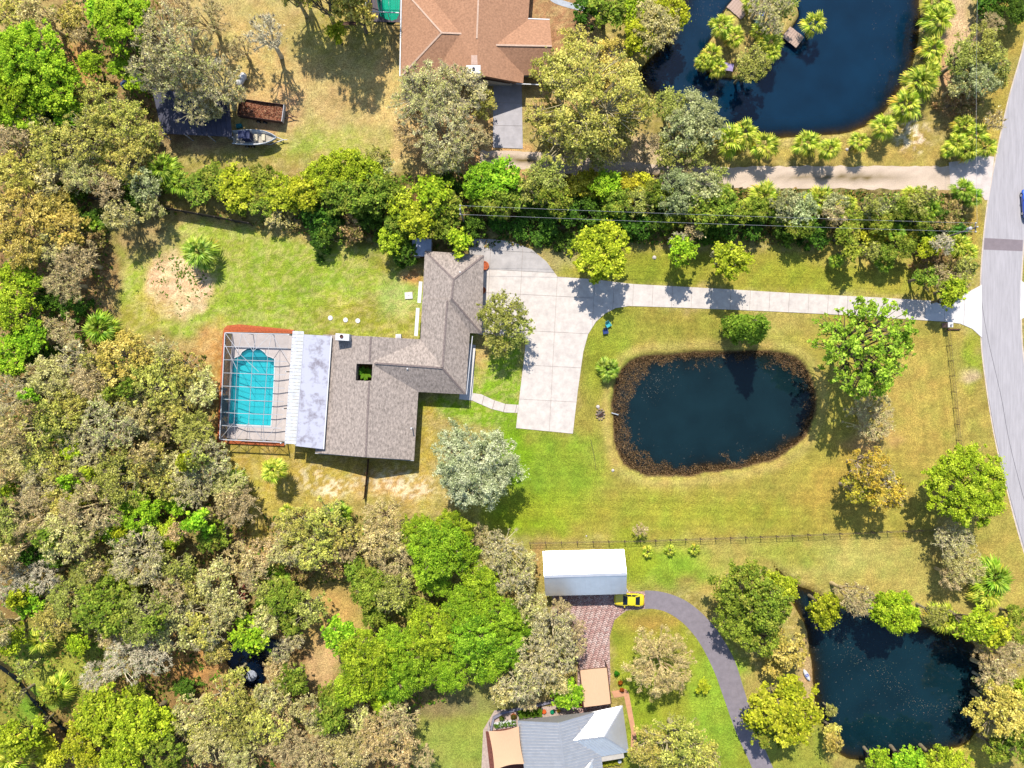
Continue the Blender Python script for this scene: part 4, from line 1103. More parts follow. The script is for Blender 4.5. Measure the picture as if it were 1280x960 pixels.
# what each kind of plant looks like: leaf colours (as they read in the photo), leaf size, clumps, twigs, bark
SP = {
 'go': dict(cols=[(194,184,120),(170,162,102),(212,202,150),(150,146,82),(200,186,128)], L=.40, W=.22, den=36, twig=20, bark=(212,198,158), name='live_oak', desc='grey-green oak', flat=.5),
 'gb': dict(cols=[(196,184,132),(174,164,114),(212,202,160),(152,146,92),(170,168,104)], L=.38, W=.2, den=20, twig=30, bark=(216,204,174), name='live_oak', desc='half-bare grey oak', flat=.5),
 'oo': dict(cols=[(182,172,86),(158,152,74),(200,190,108),(138,138,66),(190,174,98)], L=.40, W=.24, den=44, twig=11, bark=(190,178,146), name='live_oak', desc='olive-green oak', flat=.5),
 'yo': dict(cols=[(194,172,90),(172,154,76),(210,190,112),(148,138,66)], L=.42, W=.26, den=60, twig=4, bark=(150,138,120), name='live_oak', desc='mustard-tinted oak', flat=.5),
 'bg': dict(cols=[(162,188,48),(140,174,42),(184,204,62),(116,150,38)], L=.44, W=.32, den=72, twig=2, bark=(140,128,110), name='leafy_tree', desc='bright green leafy tree', flat=.5),
 'pn': dict(cols=[(154,178,46),(132,160,40),(176,196,62),(108,138,38)], L=.42, W=.16, den=120, twig=2, bark=(150,130,112), name='pine_tree', desc='vivid green pine', flat=.55, tuft=True),
 'yg': dict(cols=[(178,184,48),(156,168,42),(198,200,68),(132,146,38)], L=.44, W=.30, den=74, twig=3, bark=(140,128,104), name='leafy_tree', desc='yellow-green leafy tree', flat=.5),
 'yy': dict(cols=[(206,198,60),(184,178,52),(220,212,88),(150,150,40)], L=.40, W=.28, den=80, twig=2, bark=(150,140,100), name='flowering_shrub', desc='yellow-topped shrub', flat=.5),
 'dg': dict(cols=[(92,124,42),(76,106,38),(112,142,52),(62,88,34)], L=.46, W=.28, den=70, twig=2, bark=(110,100,84), name='shrub', desc='dark green shrub', flat=.6),
 'mg': dict(cols=[(136,150,54),(116,134,46),(156,168,66),(98,116,40),(156,156,66)], L=.44, W=.28, den=66, twig=3, bark=(140,128,108), name='leafy_tree', desc='mid-green leafy tree', flat=.5),
 'ol': dict(cols=[(166,164,84),(146,146,72),(184,180,102),(124,128,58)], L=.38, W=.2, den=52, twig=9, bark=(150,142,120), name='leafy_tree', desc='soft olive-green tree', flat=.5),
 'ba': dict(cols=[(204,184,138),(182,164,118),(214,198,158),(160,150,94)], L=.34, W=.14, den=18, twig=34, bark=(216,194,152), name='bare_tree', desc='bare grey-brown tree', flat=.55),
 'bw': dict(cols=[(196,190,170),(160,156,126)], L=.34, W=.14, den=6, twig=30, bark=(236,224,200), name='bare_tree', desc='dead whitish bare tree', flat=.55),
 'bt': dict(cols=[(200,174,128),(178,152,108),(212,188,146),(156,142,84)], L=.34, W=.16, den=36, twig=26, bark=(216,192,148), name='bare_tree', desc='tan nearly leafless tree', flat=.55),
 'gd': dict(cols=[(200,174,66),(178,156,58),(216,192,88),(156,150,60)], L=.42, W=.26, den=44, twig=8, bark=(196,176,154), name='leafy_tree', desc='golden-leaved tree', flat=.6),
 'lg': dict(cols=[(168,182,60),(146,166,52),(188,200,82),(124,144,46)], L=.52, W=.34, den=46, twig=3, bark=(120,110,96), name='leafy_tree', desc='tall lacy light-green tree', flat=.6),
 'sv': dict(cols=[(184,184,152),(164,166,130),(206,202,176),(140,144,106)], L=.42, W=.18, den=76, twig=6, bark=(170,164,150), name='leafy_tree', desc='silvery willow-like tree', flat=.7),
 'bl': dict(cols=[(160,162,116),(138,142,98),(182,182,140),(116,122,80)], L=.40, W=.22, den=56, twig=7, bark=(170,166,156), name='leafy_tree', desc='bluish grey-green tree', flat=.5),
 'rd': dict(cols=[(196,116,110),(172,96,92),(150,110,80)], L=.34, W=.2, den=40, twig=16, bark=(170,130,116), name='shrub', desc='pink-red twiggy shrub', flat=.6),
 'br': dict(cols=[(184,150,106),(162,132,90),(144,134,74),(198,164,122)], L=.40, W=.24, den=60, twig=8, bark=(160,140,120), name='shrub', desc='russet-brown shrub', flat=.6),
 'co': dict(cols=[(120,140,44),(100,122,38),(144,160,56),(158,170,66)], L=.46, W=.30, den=130, twig=1, bark=(120,108,90), name='conical_tree', desc='dense dark conical tree', flat=1.9),
}
BARK = {}
def bark(c):
    if c not in BARK: BARK[c] = mat('bark_%d_%d_%d' % c, tuple(min(.62, x*f) for x, f in zip(alb(*c), (1.22, 1.18, 1.0))), 0.9, 0.18, 3, bump=.5)
    return BARK[c]

GAIN = {k: 1.22 for k in ('go', 'gb', 'oo', 'ol', 'yo', 'ba', 'bt', 'bl', 'bw')}     # fine dry leaves: paler blades than the crown as a whole
PROTO = {}
def proto(kind, Rb, var):
    key = (kind, Rb, var)
    if key in PROTO: return PROTO[key]
    s = SP[kind]; r = np.random.default_rng(hash_(key))
    H = 1.35*Rb+2.6
    if kind == 'co': H = 2.7*Rb+1.5
    if kind == 'lg': H = 1.0*Rb+5.0
    shrub = s['name'] in ('shrub', 'flowering_shrub')
    if shrub: H = 1.1*Rb+.8
    cr0 = .38+.042*Rb                                    # clump radius
    if s.get('tuft'): cr0 = .42+.03*Rb
    if kind == 'lg': cr0 = .46
    if kind == 'co': cr0 = .5
    K = int(1.6*(Rb/cr0)**2*.95)+5
    if kind == 'co': K = 90
    # clump centres: a lumpy dome with a ragged outline
    lob = r.normal(0, 1, 6); ph = r.random(6)*6.28
    th = r.random(K*6)*2*np.pi; rho = np.sqrt(r.random(K*6))
    edge = .9+(.06 if kind in ('yg', 'bg', 'pn', 'sv', 'lg', 'bt', 'mg') else .13)*sum(lob[i]*np.cos((i+2)*th+ph[i])/(1+.35*i) for i in range(6))
    edge = np.clip(edge, .5, 1.15)
    pos = np.c_[np.cos(th)*rho*edge, np.sin(th)*rho*edge]*(Rb-cr0*.5)
    keep = []
    md = cr0*(1.0 if s.get('tuft') else .45 if kind == 'co' else 1.25 if kind == 'lg' else .98)
    for i in range(len(pos)):
        if all((pos[i, 0]-pos[j, 0])**2+(pos[i, 1]-pos[j, 1])**2 > md*md for j in keep): keep.append(i)
        if len(keep) >= K: break
    pos = pos[keep]; rr = np.linalg.norm(pos, axis=1)/Rb; K = len(pos)
    hn = fbm(pos[:, 0]/(.5*Rb)+50, pos[:, 1]/(.5*Rb)+50, int(hash_(key) % 997), 2)
    if kind not in ('co', 'pn', 'sv', 'bg', 'yg') and K > 12:
        ok_ = hn < np.quantile(hn, .86); pos = pos[ok_]
    if not s.get('tuft') and kind != 'co':
        nw = int(len(pos)*.4); tw = r.random(nw)*6.283; qw = Rb*(.9+.22*r.random(nw)); pos = np.r_[pos, np.c_[np.cos(tw)*qw, np.sin(tw)*qw]*np.clip(.88+.1*np.cos(3*tw+ph[0]), .6, 1)[:, None]]
    else: nw = 0
    rr = np.linalg.norm(pos, axis=1)/Rb; K = len(pos)
    flat = s['flat']
    if kind == 'co': zc = .9+(H-1.2)*(1-rr**.95)
    else: zc = H-cr0-flat*.75*Rb*rr**2.2+r.normal(0, .16+.07*Rb, K)
    zc = np.maximum(zc, cr0*.55)
    # an under-storey of clumps below the crown top
    nlow = int(K*(.4 if kind in ('pn','co','dg') else .22)); li = r.integers(0, K, nlow)
    low = pos[li]*(.75+.4*r.random((nlow, 1)))+r.normal(0, .3, (nlow, 2)); zl = np.maximum(zc[li]-cr0*(1.1+1.2*r.random(nlow)), cr0*.5)
    CC = np.r_[np.c_[pos, zc], np.c_[low, zl]]
    crad = cr0*(.5+.95*r.random(len(CC)))
    if nw: crad[K-nw:K] *= .6
    if kind in ('ba', 'bw', 'bt', 'lg', 'gd', 'gb'): crad[K:] *= .7
    # leaves on each clump
    nl = np.maximum(3, (s['den']*2.5*crad**2*2.4*(.6+.8*r.random(len(CC)))).astype(int))
    if kind in ('go', 'oo', 'ol', 'lg', 'gd', 'gb'): nl = (nl*np.where(r.random(len(CC)) < .16, .25, 1)).astype(int)+2
    ci = np.repeat(np.arange(len(CC)), nl); n = len(ci)
    d = unit(r.normal(0, 1, (n, 3))); d[:, 2] = np.where(d[:, 2] < -.25, -d[:, 2]*.8, d[:, 2])
    rad = crad[ci]*np.clip(np.abs(r.normal(.62, .38, n)), .1, 1.6)
    off = d*rad[:, None]; off[:, 2] *= .72
    # push clumps out of round
    sq = 1+.35*r.normal(0, 1, (len(CC), 3)); off = off*np.clip(sq, .55, 1.7)[ci]
    Cn = CC[ci]+off
    Nn = unit(d*.45+np.array([0, .12, .85])+r.normal(0, .42, (n, 3)))
    pal = np.array([leafc(*c) for c in s['cols']])*(GAIN.get(kind, 1.06))
    cl = r.integers(0, len(pal), len(CC))
    pick = np.where(r.random(n) < .55, cl[ci], r.integers(0, len(pal), n))
    col = pal[pick]*(.6+.8*r.random((n, 1)))*(.88+.24*r.random((len(CC), 1)))[ci]
    Vv, Ff, Cc = leaf_quads(Cn, Nn, r, s['L']*.66, s['W']*.72, col)
    crown = np_mesh('crown', Vv, Ff, M_LEAF, Cc)
    # trunk, limbs to every upper clump, twigs
    tr = .05*H*(.55 if shrub else .8)+.05*Rb*.3
    tr = min(tr, .42)
    zf = H*.32
    wob = r.normal(0, .12*Rb*.5, 2)
    parts = []
    tp = np.array([[0, 0, -.25], [wob[0]*.3, wob[1]*.3, zf*.5], [wob[0], wob[1], zf], [wob[0]*1.2, wob[1]*1.2, zf+.25]])
    parts.append(np_tubes([(tp, np.array([tr*1.25, tr*.95, tr*.85, tr*.4]))], 8))
    nlimb = min(9, 4+int(Rb)); la = np.arange(nlimb)*2*np.pi/nlimb+r.random()*6+r.normal(0, .25, nlimb)
    fork = np.array([wob[0], wob[1], zf*.95])
    ends = np.c_[fork[0]+np.cos(la)*Rb*.42, fork[1]+np.sin(la)*Rb*.42, zf+(H-zf)*(.42+.2*r.random(nlimb))]
    ch = []
    for e in ends:
        mid = fork*.5+e*.5+np.array([0, 0, -.05*H])+r.normal(0, .12, 3)*Rb*.4
        ch.append((np.array([fork, mid, e]), np.array([tr*.6, tr*.42, tr*.26])))
    parts.append(np_tubes(ch, 6))
    ch = []
    for i, c in enumerate(CC[:K]):
        j = np.argmin(((ends-c)**2).sum(1)); src = ends[j] if r.random() < .75 else (ends[j]+fork)/2
        mid = src*.5+c*.5+r.normal(0, .1, 3)*cr0*2
        ch.append((np.array([src, mid, c]), np.array([tr*.26, tr*.16, .03])))
    parts.append(np_tubes(ch, 4))
    nt = s['twig']
    if nt:
        ti = np.repeat(np.arange(K), nt); m = len(ti)
        dd_ = unit(r.normal(0, 1, (m, 3))+np.array([0, 0, .25])+unit(np.c_[pos, np.zeros(K)])[ti]*.5)
        ln = crad[ti]*(.8+.6*r.random(m))
        a = CC[ti]-dd_*.1; b = a+dd_*ln[:, None]*.55+r.normal(0, .1, (m, 3)); c = b+unit(dd_+r.normal(0, .5, (m, 3)))*ln[:, None]*.6
        w = .028
        parts.append(np_tubes([(np.array([a[i], .35*b[i]+.65*c[i]]), np.array([w*1.3, w*.45])) for i in range(m)], 3))
    tv, tf = join(parts)
    trunk = np_mesh('trunk', tv, tf, bark(s['bark']))
    PROTO[key] = (trunk, crown, H, .78*H)
    return PROTO[key]

def hash_(key):
    h = 17
    for ch in str(key): h = (h*131+ord(ch)) % 1000003
    return h

TREES = []      # (root, desc, u, v, override label)
tcount = {}
def tree(u, v, rp, kind, hs=1.0, label=None, z0=None):
    """plant of crown radius rp (photo pixels) whose crown shows at (u, v)"""
    rad = rp*S*1.02
    Rb = 1.3 if rad < 1.7 else 2.3 if rad < 3.0 else 3.9 if rad < 5.2 else 6.6
    k = tcount.get((kind, Rb), 0); tcount[(kind, Rb)] = k+1
    nv = 3 if Rb < 3 else 3 if Rb < 5 else 2
    trunk, crown, H, zc = proto(kind, Rb, k % nv)
    sc_ = rad/Rb
    zz = zc*sc_*hs
    sc_ *= (CAMH-zz)/CAMH
    p = px(u, v, zz)
    gz_ = max(-.45, ground_z(p.x, p.y)) if z0 is None else z0
    rnd = random.Random(int(u*31+v*17))
    e = empty(SP[kind]['name'], (p.x, p.y, gz_), rnd.random()*6.28)
    e.scale = (sc_*(.94+rnd.random()*.12), sc_*(.94+rnd.random()*.12), sc_*hs*(.94+rnd.random()*.12))
    meshobj('trunk', trunk, e); meshobj('crown', crown, e)
    TREES.append((e, SP[kind]['desc'], u, v, label, kind))
    return e

# ---- palms: every frond is a leaf of its own
def fan_frond(seed, Lp=.62, Lb=.95, nseg=11, spread=1.12):
    r = np.random.default_rng(seed); Vv = []; Ff = []; Cc = []
    def quad(a, b, c, d, col):
        n = len(Vv); Vv.extend([a, b, c, d]); Ff.append((n, n+1, n+2, n+3)); Cc.extend([col]*4)
    cp = np.array(alb(150, 160, 60)); w = .028
    quad((0, -w, 0), (0, w, 0), (Lp, w*.7, .06), (Lp, -w*.7, .06), cp)
    for i in range(nseg):
        t = (i/(nseg-1)-.5)*2; a = t*spread
        L = Lb*(1-.28*abs(t)**2)*(.9+.2*r.random())
        ca_, sa_ = math.cos(a), math.sin(a); hw = .078*L
        b0 = np.array([Lp, 0, .06]); m = b0+np.array([ca_*L*.6, sa_*L*.6, .05+.06*(i % 2)]); e = b0+np.array([ca_*L, sa_*L, -.16-.12*r.random()])
        nrm = np.array([-sa_, ca_, 0])*hw
        col = np.array(leafc(*[(196,204,62),(168,186,50),(218,220,92),(130,156,44)][r.integers(0, 4)]))*(.85+.3*r.random())
        quad(b0-nrm*.25, b0+nrm*.25, m+nrm, m-nrm, col)
        quad(m-nrm, m+nrm, e+nrm*.12, e-nrm*.12, col)
    return np.array(Vv), np.array(Ff), np.array(Cc)
M_PALM = leaf_mat('palm_leaf', .25, .12, .26)
FAN = {}
for tint, mul in (('lime', (.80, .78, .8)), ('green', (.46, .60, .5)), ('blue', (.52, .62, .8)), ('dead', (.95, .66, .8))):
    FAN[tint] = []
    for i in range(4):
        a, b, c = fan_frond(40+i); FAN[tint].append(np_mesh('frond', a, b, M_PALM, c*np.array(mul)))
PTRUNK = {}
def palm_trunk(h):
    k = round(h*2)/2
    if k not in PTRUNK:
        m = MB(); prof = []
        nz = max(5, int(k*4))
        for i in range(nz+1):
            t = i/nz; prof.append(((.17+.05*(1-t)+.03*((i % 2)))*1.0, -.25+(k+.25)*t))
        m.lathe(prof, n=8); PTRUNK[k] = m.mesh('trunk', bark((150, 138, 118)))
    return PTRUNK[k], k
PALMS = []
def palm(u, v, rp, h=None, tint='lime', nf=19, label=None, z0=None):
    rad = rp*S; h = h if h is not None else min(4.5, 1.0+rad*.9)
    me, h = palm_trunk(h)
    s_ = rad/1.5*(CAMH-h)/CAMH
    p = px(u, v, h+.2); g_ = max(-.45, ground_z(p.x, p.y)) if z0 is None else z0
    rnd = random.Random(int(u*13+v*7+3))
    e = empty('palm_tree', (p.x, p.y, g_), rnd.random()*6.28)
    meshobj('trunk', me, e)
    for i in range(nf):
        t = (i+.5)/nf; el = math.radians(70-t*92)+rnd.gauss(0, .08)
        az = i*2.39996+rnd.gauss(0, .15)
        f = FAN['dead' if i > nf-3 and rnd.random() < .7 else tint][i % 4]; k = s_*(.72+.36*math.sin(min(1, t*1.3)*1.57))*(.9+rnd.random()*.2)
        meshobj('frond', f, e, (0, 0, h-.05+.2*(1-t)), (rnd.gauss(0, .2), -el, az), (k, k, k))
    PALMS.append((e, u, v, label, tint))
    return e

# ================================================================== where everything grows
# upper left corner
for a in [(35,72,46,'bg'),(12,112,36,'bg'),(62,108,34,'bg'),(24,142,28,'bg'),(88,140,20,'bg'),(150,26,36,'bg'),(128,8,22,'bg'),(170,12,20,'bg'),(112,78,15,'bg'),(150,84,15,'bg'),(172,103,11,'bg'),
          (48,20,24,'bt'),(10,18,20,'oo'),(98,40,14,'ba'),(88,20,16,'yo'),
          (200,40,34,'gb'),(228,66,34,'gb',1.4),(204,92,28,'gb',1.5),(266,100,34,'gb',1.1),(240,128,26,'gb',1.15),(182,84,24,'gb',1.6),(262,138,15,'go'),(290,118,16,'gb'),(256,22,26,'ba'),(225,12,22,'ba'),(300,60,16,'ba'),
          (110,122,26,'oo'),(148,148,30,'oo'),(182,166,20,'oo'),(112,168,34,'oo'),(66,182,32,'oo'),(150,196,30,'oo'),(188,190,15,'oo'),(40,158,22,'go'),(18,178,24,'ba'),(104,214,28,'go'),(20,214,30,'yo'),(62,222,24,'go'),(132,234,22,'ba'),(178,232,20,'bl'),(85,240,20,'dg'),(64,145,13,'dg')]:
    tree(*a)
palm(205,212,22,2.5,'green'); palm(222,228,18,2.0,'green'); palm(190,222,16,1.5,'green'); palm(160,222,18,2.0,'green')
# tall trees over the upper yard whose long shadows fall across it
tree(398,-84,36,'oo',2.5); tree(452,-70,28,'go',2.2); tree(345,-90,30,'ba',2.4); tree(400,-6,28,'yo',1.5); tree(446,12,20,'yo',1.35); tree(362,-18,26,'oo',1.6); tree(428,-30,30,'oo',1.5); tree(420,40,11,'yg',1.0); tree(330,40,24,'bw',1.3)
# left wood, upper part
for a in [(22,266,32,'yo'),(62,262,28,'yo'),(80,284,24,'yo'),(28,306,28,'yo'),(60,308,22,'go'),(96,326,24,'ba'),(80,352,26,'ba'),(110,270,16,'dg'),(14,344,18,'yg'),(38,352,16,'bg'),(14,386,30,'yg'),(36,418,22,'bg'),(12,444,26,'bg'),(58,374,16,'dg'),(88,384,18,'dg'),(78,412,20,'ba'),(50,446,18,'dg'),(120,300,13,'br')]:
    tree(*a)
palm(127,411,22,2.0,'green',24); palm(250,316,23,2.2,'blue',24); palm(118,282,12,1.5,'green')
tree(150,268,20,'go'); tree(190,258,16,'go'); tree(170,246,18,'dg')
# left wood: one oak after another
LW = [(60,440),(110,436),(200,428),(236,420),(262,450),(262,560),(285,580),(330,640),(285,690),(300,760),(262,800),(180,800),(90,790),(-20,800),(-20,470)]
rw = np.random.default_rng(2024)
spots = []
for _ in range(6000):
    u, v = rw.uniform(-18, 330), rw.uniform(425, 800)
    rr = rw.uniform(18, 33)
    if sdf(np.array([u]), np.array([v]), LW)[0] > -rr*.45: continue
    if all((u-a)**2+(v-b)**2 > (0.68*(rr+c))**2 for a, b, c in spots): spots.append((u, v, rr))
own = [(175,640,24),(148,662,20),(266,668,22),(212,668,18),(218,632,16),(6,606,14),(36,692,16),(38,752,18),(10,728,26),(52,722,22),(62,150,1),(176,545,14),(180,560,1),(295,655,1)]
for u, v, rr in spots:
    if any((u-a)**2+(v-b)**2 < (.75*(rr+c))**2 for a, b, c in own): continue
    q = rw.random(); f = fbm(np.array([u/90.]), np.array([v/90.]), 71, 2)[0]
    kind = 'go' if q < .40+(f-.5) else 'oo' if q < .70 else 'ol' if q < .86 else 'ba' if q < .90 else 'bt' if q < .93 else 'mg' if q < .98 else 'yo'
    if kind == 'go' and rw.random() < .4: kind = 'gb'
    tree(u, v, rr*1.16, kind)
for a in [(175,640,26,'bg'),(148,664,20,'bg'),(266,668,22,'mg'),(212,668,18,'yg'),(220,630,15,'bg'),(6,606,14,'bg'),(36,692,16,'dg'),(38,754,18,'bg'),(8,728,28,'bw'),(50,722,22,'bw'),(198,546,12,'ba'),(190,598,14,'ba'),(230,605,16,'ba'),(300,738,12,'rd'),(105,770,14,'mg'),(64,700,14,'dg'),(150,580,10,'dg'),(95,545,12,'dg'),(60,520,10,'dg'),(160,500,12,'dg'),(215,470,12,'ba')]:
    tree(*a)
rs2 = np.random.default_rng(404)
for _ in range(46):
    u, v = rs2.uniform(0, 290), rs2.uniform(440, 800)
    if sdf(np.array([u]), np.array([v]), LW)[0] < -8: tree(u, v, rs2.uniform(8, 14), ['mg', 'yg', 'bt', 'ol', 'bg', 'bt'][rs2.integers(0, 6)], 1.9 if rs2.random() < .6 else 1.2)
palm(290,603,20,3.0,'blue',24); palm(342,588,16,4.2,'lime',26); palm(196,700,10,1.5,'lime',16)
# lower left corner
for a in [(155,828,32,'bw'),(190,822,24,'bw'),(120,845,20,'bw'),(128,896,36,'yg'),(176,906,36,'yg'),(104,930,28,'yg'),(208,938,30,'mg'),(150,948,26,'yg'),(62,946,20,'yy'),(20,925,24,'yg'),(10,800,18,'yg'),(218,792,24,'go'),(180,775,24,'gb'),(140,790,20,'ba'),(258,794,22,'gb'),(98,805,14,'bg'),(235,890,22,'go'),(230,862,14,'dg'),(100,938,14,'bw'),(250,920,20,'oo'),(168,870,14,'mg')]:
    tree(*a)
palm(52,800,18,1.5,'lime'); palm(72,862,20,1.2,'lime'); palm(18,945,26,2.0,'lime'); palm(36,925,16,1.2,'lime')
# wood round the small black pond
for a in [(280,880,30,'oo'),(300,912,28,'ol'),(262,930,28,'go'),(300,945,26,'go'),(336,908,24,'oo'),(340,870,22,'go'),(366,850,20,'mg'),(352,895,18,'bt'),(385,885,20,'go'),(292,846,13,'oo'),(318,882,16,'oo'),(345,836,16,'bt'),(330,930,18,'ba'),(362,935,26,'ba'),(392,945,26,'ba'),(312,795,22,'bg'),(292,780,20,'br'),(330,776,20,'go'),(285,760,18,'go'),(352,748,26,'mg'),(384,762,22,'ol'),(330,735,20,'ol'),(362,780,16,'mg'),(318,720,20,'ba'),(296,700,22,'bt'),(330,690,20,'bt'),(270,740,16,'ba')]:
    tree(*a)
for a in [(270,815,17,'oo'),(350,818,14,'gb'),(364,800,15,'gb'),(330,868,12,'ol'),(20,870,12,'ol'),(60,870,10,'mg'),(50,905,10,'yg'),(30,835,12,'ol')]: tree(*a)
palm(345,722,18,1.8,'green'); palm(330,758,14,1.5,'green')
# thicket below the house and the pines
for a in [(372,656,26,'oo'),(408,646,24,'oo'),(392,686,28,'oo'),(360,686,22,'go'),(428,668,20,'oo'),(416,702,22,'br'),(432,690,16,'ba'),(352,662,16,'ba'),(420,640,13,'dg'),(372,712,18,'br'),(478,648,26,'bt'),(470,680,24,'bt'),(490,700,26,'ba'),(500,670,20,'go'),(462,735,26,'mg'),(490,742,24,'ol'),(445,718,18,'mg'),(500,722,18,'go'),(470,768,18,'mg'),(515,760,16,'mg'),
          (545,690,40,'pn'),(522,668,26,'pn'),(566,662,26,'pn'),(575,690,24,'pn'),(540,722,26,'pn'),(455,828,38,'pn'),(425,795,22,'bg'),(440,860,24,'pn'),(490,850,30,'pn'),(492,806,28,'pn'),(540,792,34,'pn'),(520,835,28,'pn'),(580,762,30,'pn'),(600,730,26,'pn'),(590,800,34,'pn'),(560,840,26,'pn'),(625,770,28,'pn'),(632,812,28,'pn'),(606,836,22,'pn'),(655,780,18,'pn'),(480,880,16,'bg'),
          (630,690,28,'gb'),(655,706,18,'go'),(645,730,24,'gb'),(612,700,18,'go'),(665,760,20,'go'),(600,668,14,'ba'),
          (690,788,30,'gb'),(672,826,32,'gb'),(700,822,22,'gb'),(652,854,24,'gb'),(690,850,20,'go'),(716,786,16,'ba'),(722,808,12,'ba'),(630,862,18,'go'),(700,760,14,'ba'),(660,875,14,'ba'),
          (418,892,24,'mg'),(410,866,14,'mg'),(470,922,30,'bt'),(498,900,24,'ba'),(440,942,26,'go'),(452,898,18,'go'),(500,938,24,'bt'),(420,930,18,'go'),(395,905,14,'go'),(530,945,14,'ba')]:
    tree(*a)
palm(425,642,14,2.5,'green',20); palm(358,640,10,3.0,'lime',16)
# round the house
tree(594,584,54,'sv', 1.0, 'big round silvery-leaved tree on the lawn below the shingled house')
tree(626,392,30,'ol',1.1); tree(648,410,20,'ol',1.0); tree(622,425,20,'ol',.9)
palm(760,462,15,1.0,'blue',22)
tree(752,315,36,'yg',.85,'broad yellow-green tree beside the driveway bend')
tree(852,312,18,'bg',1.3,'slim bright green tree with grey twigs above the driveway'); tree(848,300,12,'bw',1.3)
tree(915,326,22,'yg',1.2,'open yellowish tree casting a lacy shadow towards the driveway'); tree(905,322,16,'bw',1.1)
tree(954,407,21,'co',1.6,'dense dark conical tree at the upper edge of the oval pond')
tree(1090,432,64,'lg',1.15,'tall lacy light-green tree right of the oval pond')
tree(1090,520,32,'ba',.6,'low whitish bare tree below the lacy green tree')
tree(1092,584,26,'gd',1.5); tree(1110,614,24,'gd',1.3); tree(1076,612,20,'gd',1.3); tree(1104,596,16,'bw',1.7)
tree(1210,606,49,'yg',.9,'big round yellow-green tree at the road end of the wire fence')
for a in [(1196,678,26,'gb'),(1206,706,26,'go'),(1192,720,18,'ba')]: tree(*a)
palm(1240,722,24,2.0,'green',26); palm(1232,742,20,1.6,'lime',24)
tree(800,662,9,'ba',.7,'small dead grey shrub on the wire fence')
for i, (u, v) in enumerate(((810,690),(838,688),(868,687))):
    palm(u, v, 7.5, .4, 'lime', 14, '%s of three small yellow-green palms in the row below the wire fence' % ('leftmost', 'middle one', 'rightmost')[i])
# barn court and lower drive
tree(826,830,44,'bt',.85,'round tan twiggy tree inside the bend of the asphalt drive')
for a in [(850,928,34,'oo'),(815,935,28,'oo'),(880,950,24,'oo'),(845,960,26,'oo')]: tree(*a)
for a in [(930,738,34,'mg',1.1),(958,756,34,'mg',1.1),(925,778,28,'mg',1.0),(950,796,26,'mg',1.0),(975,735,22,'yg',1.0),(985,812,24,'yo',.9),(970,830,16,'yo',.8),(985,892,42,'yg',1.0),(965,915,24,'mg',.9)]: tree(*a)
tree(879,858,8,'yg',.5,'tiny yellow-green bush alone on the lawn beside the asphalt drive')
tree(709,868,19,'bg',.7,'dense bright green bush among the patio pots')
# lower right pond
for a in [(1036,762,18,'yg'),(1030,778,12,'yg'),(1070,748,22,'ba'),(1080,760,14,'bw'),(1120,766,26,'bg'),(1108,752,14,'bg'),(1138,776,14,'bg'),(1170,768,14,'ol'),(1222,782,22,'yg'),(1244,790,20,'yg'),(1236,810,20,'bt'),(1262,820,22,'ba'),(1250,845,24,'ba'),(1276,800,16,'mg'),(1240,855,16,'bl'),(1256,892,34,'yo'),(1276,870,22,'yg'),(1275,925,24,'mg'),(1248,938,18,'mg'),(1100,955,18,'bg'),(1140,958,22,'bg'),(1176,954,20,'yg'),(1200,962,20,'yg'),(1160,970,18,'mg'),(1042,915,10,'yo'),(1046,930,12,'yo'),(1040,890,8,'ol'),(1270,770,14,'mg')]: tree(*a, 1.45 if a[1] < 800 and a[0] < 1250 else 1.0)
palm(1180,772,20,1.0,'lime')
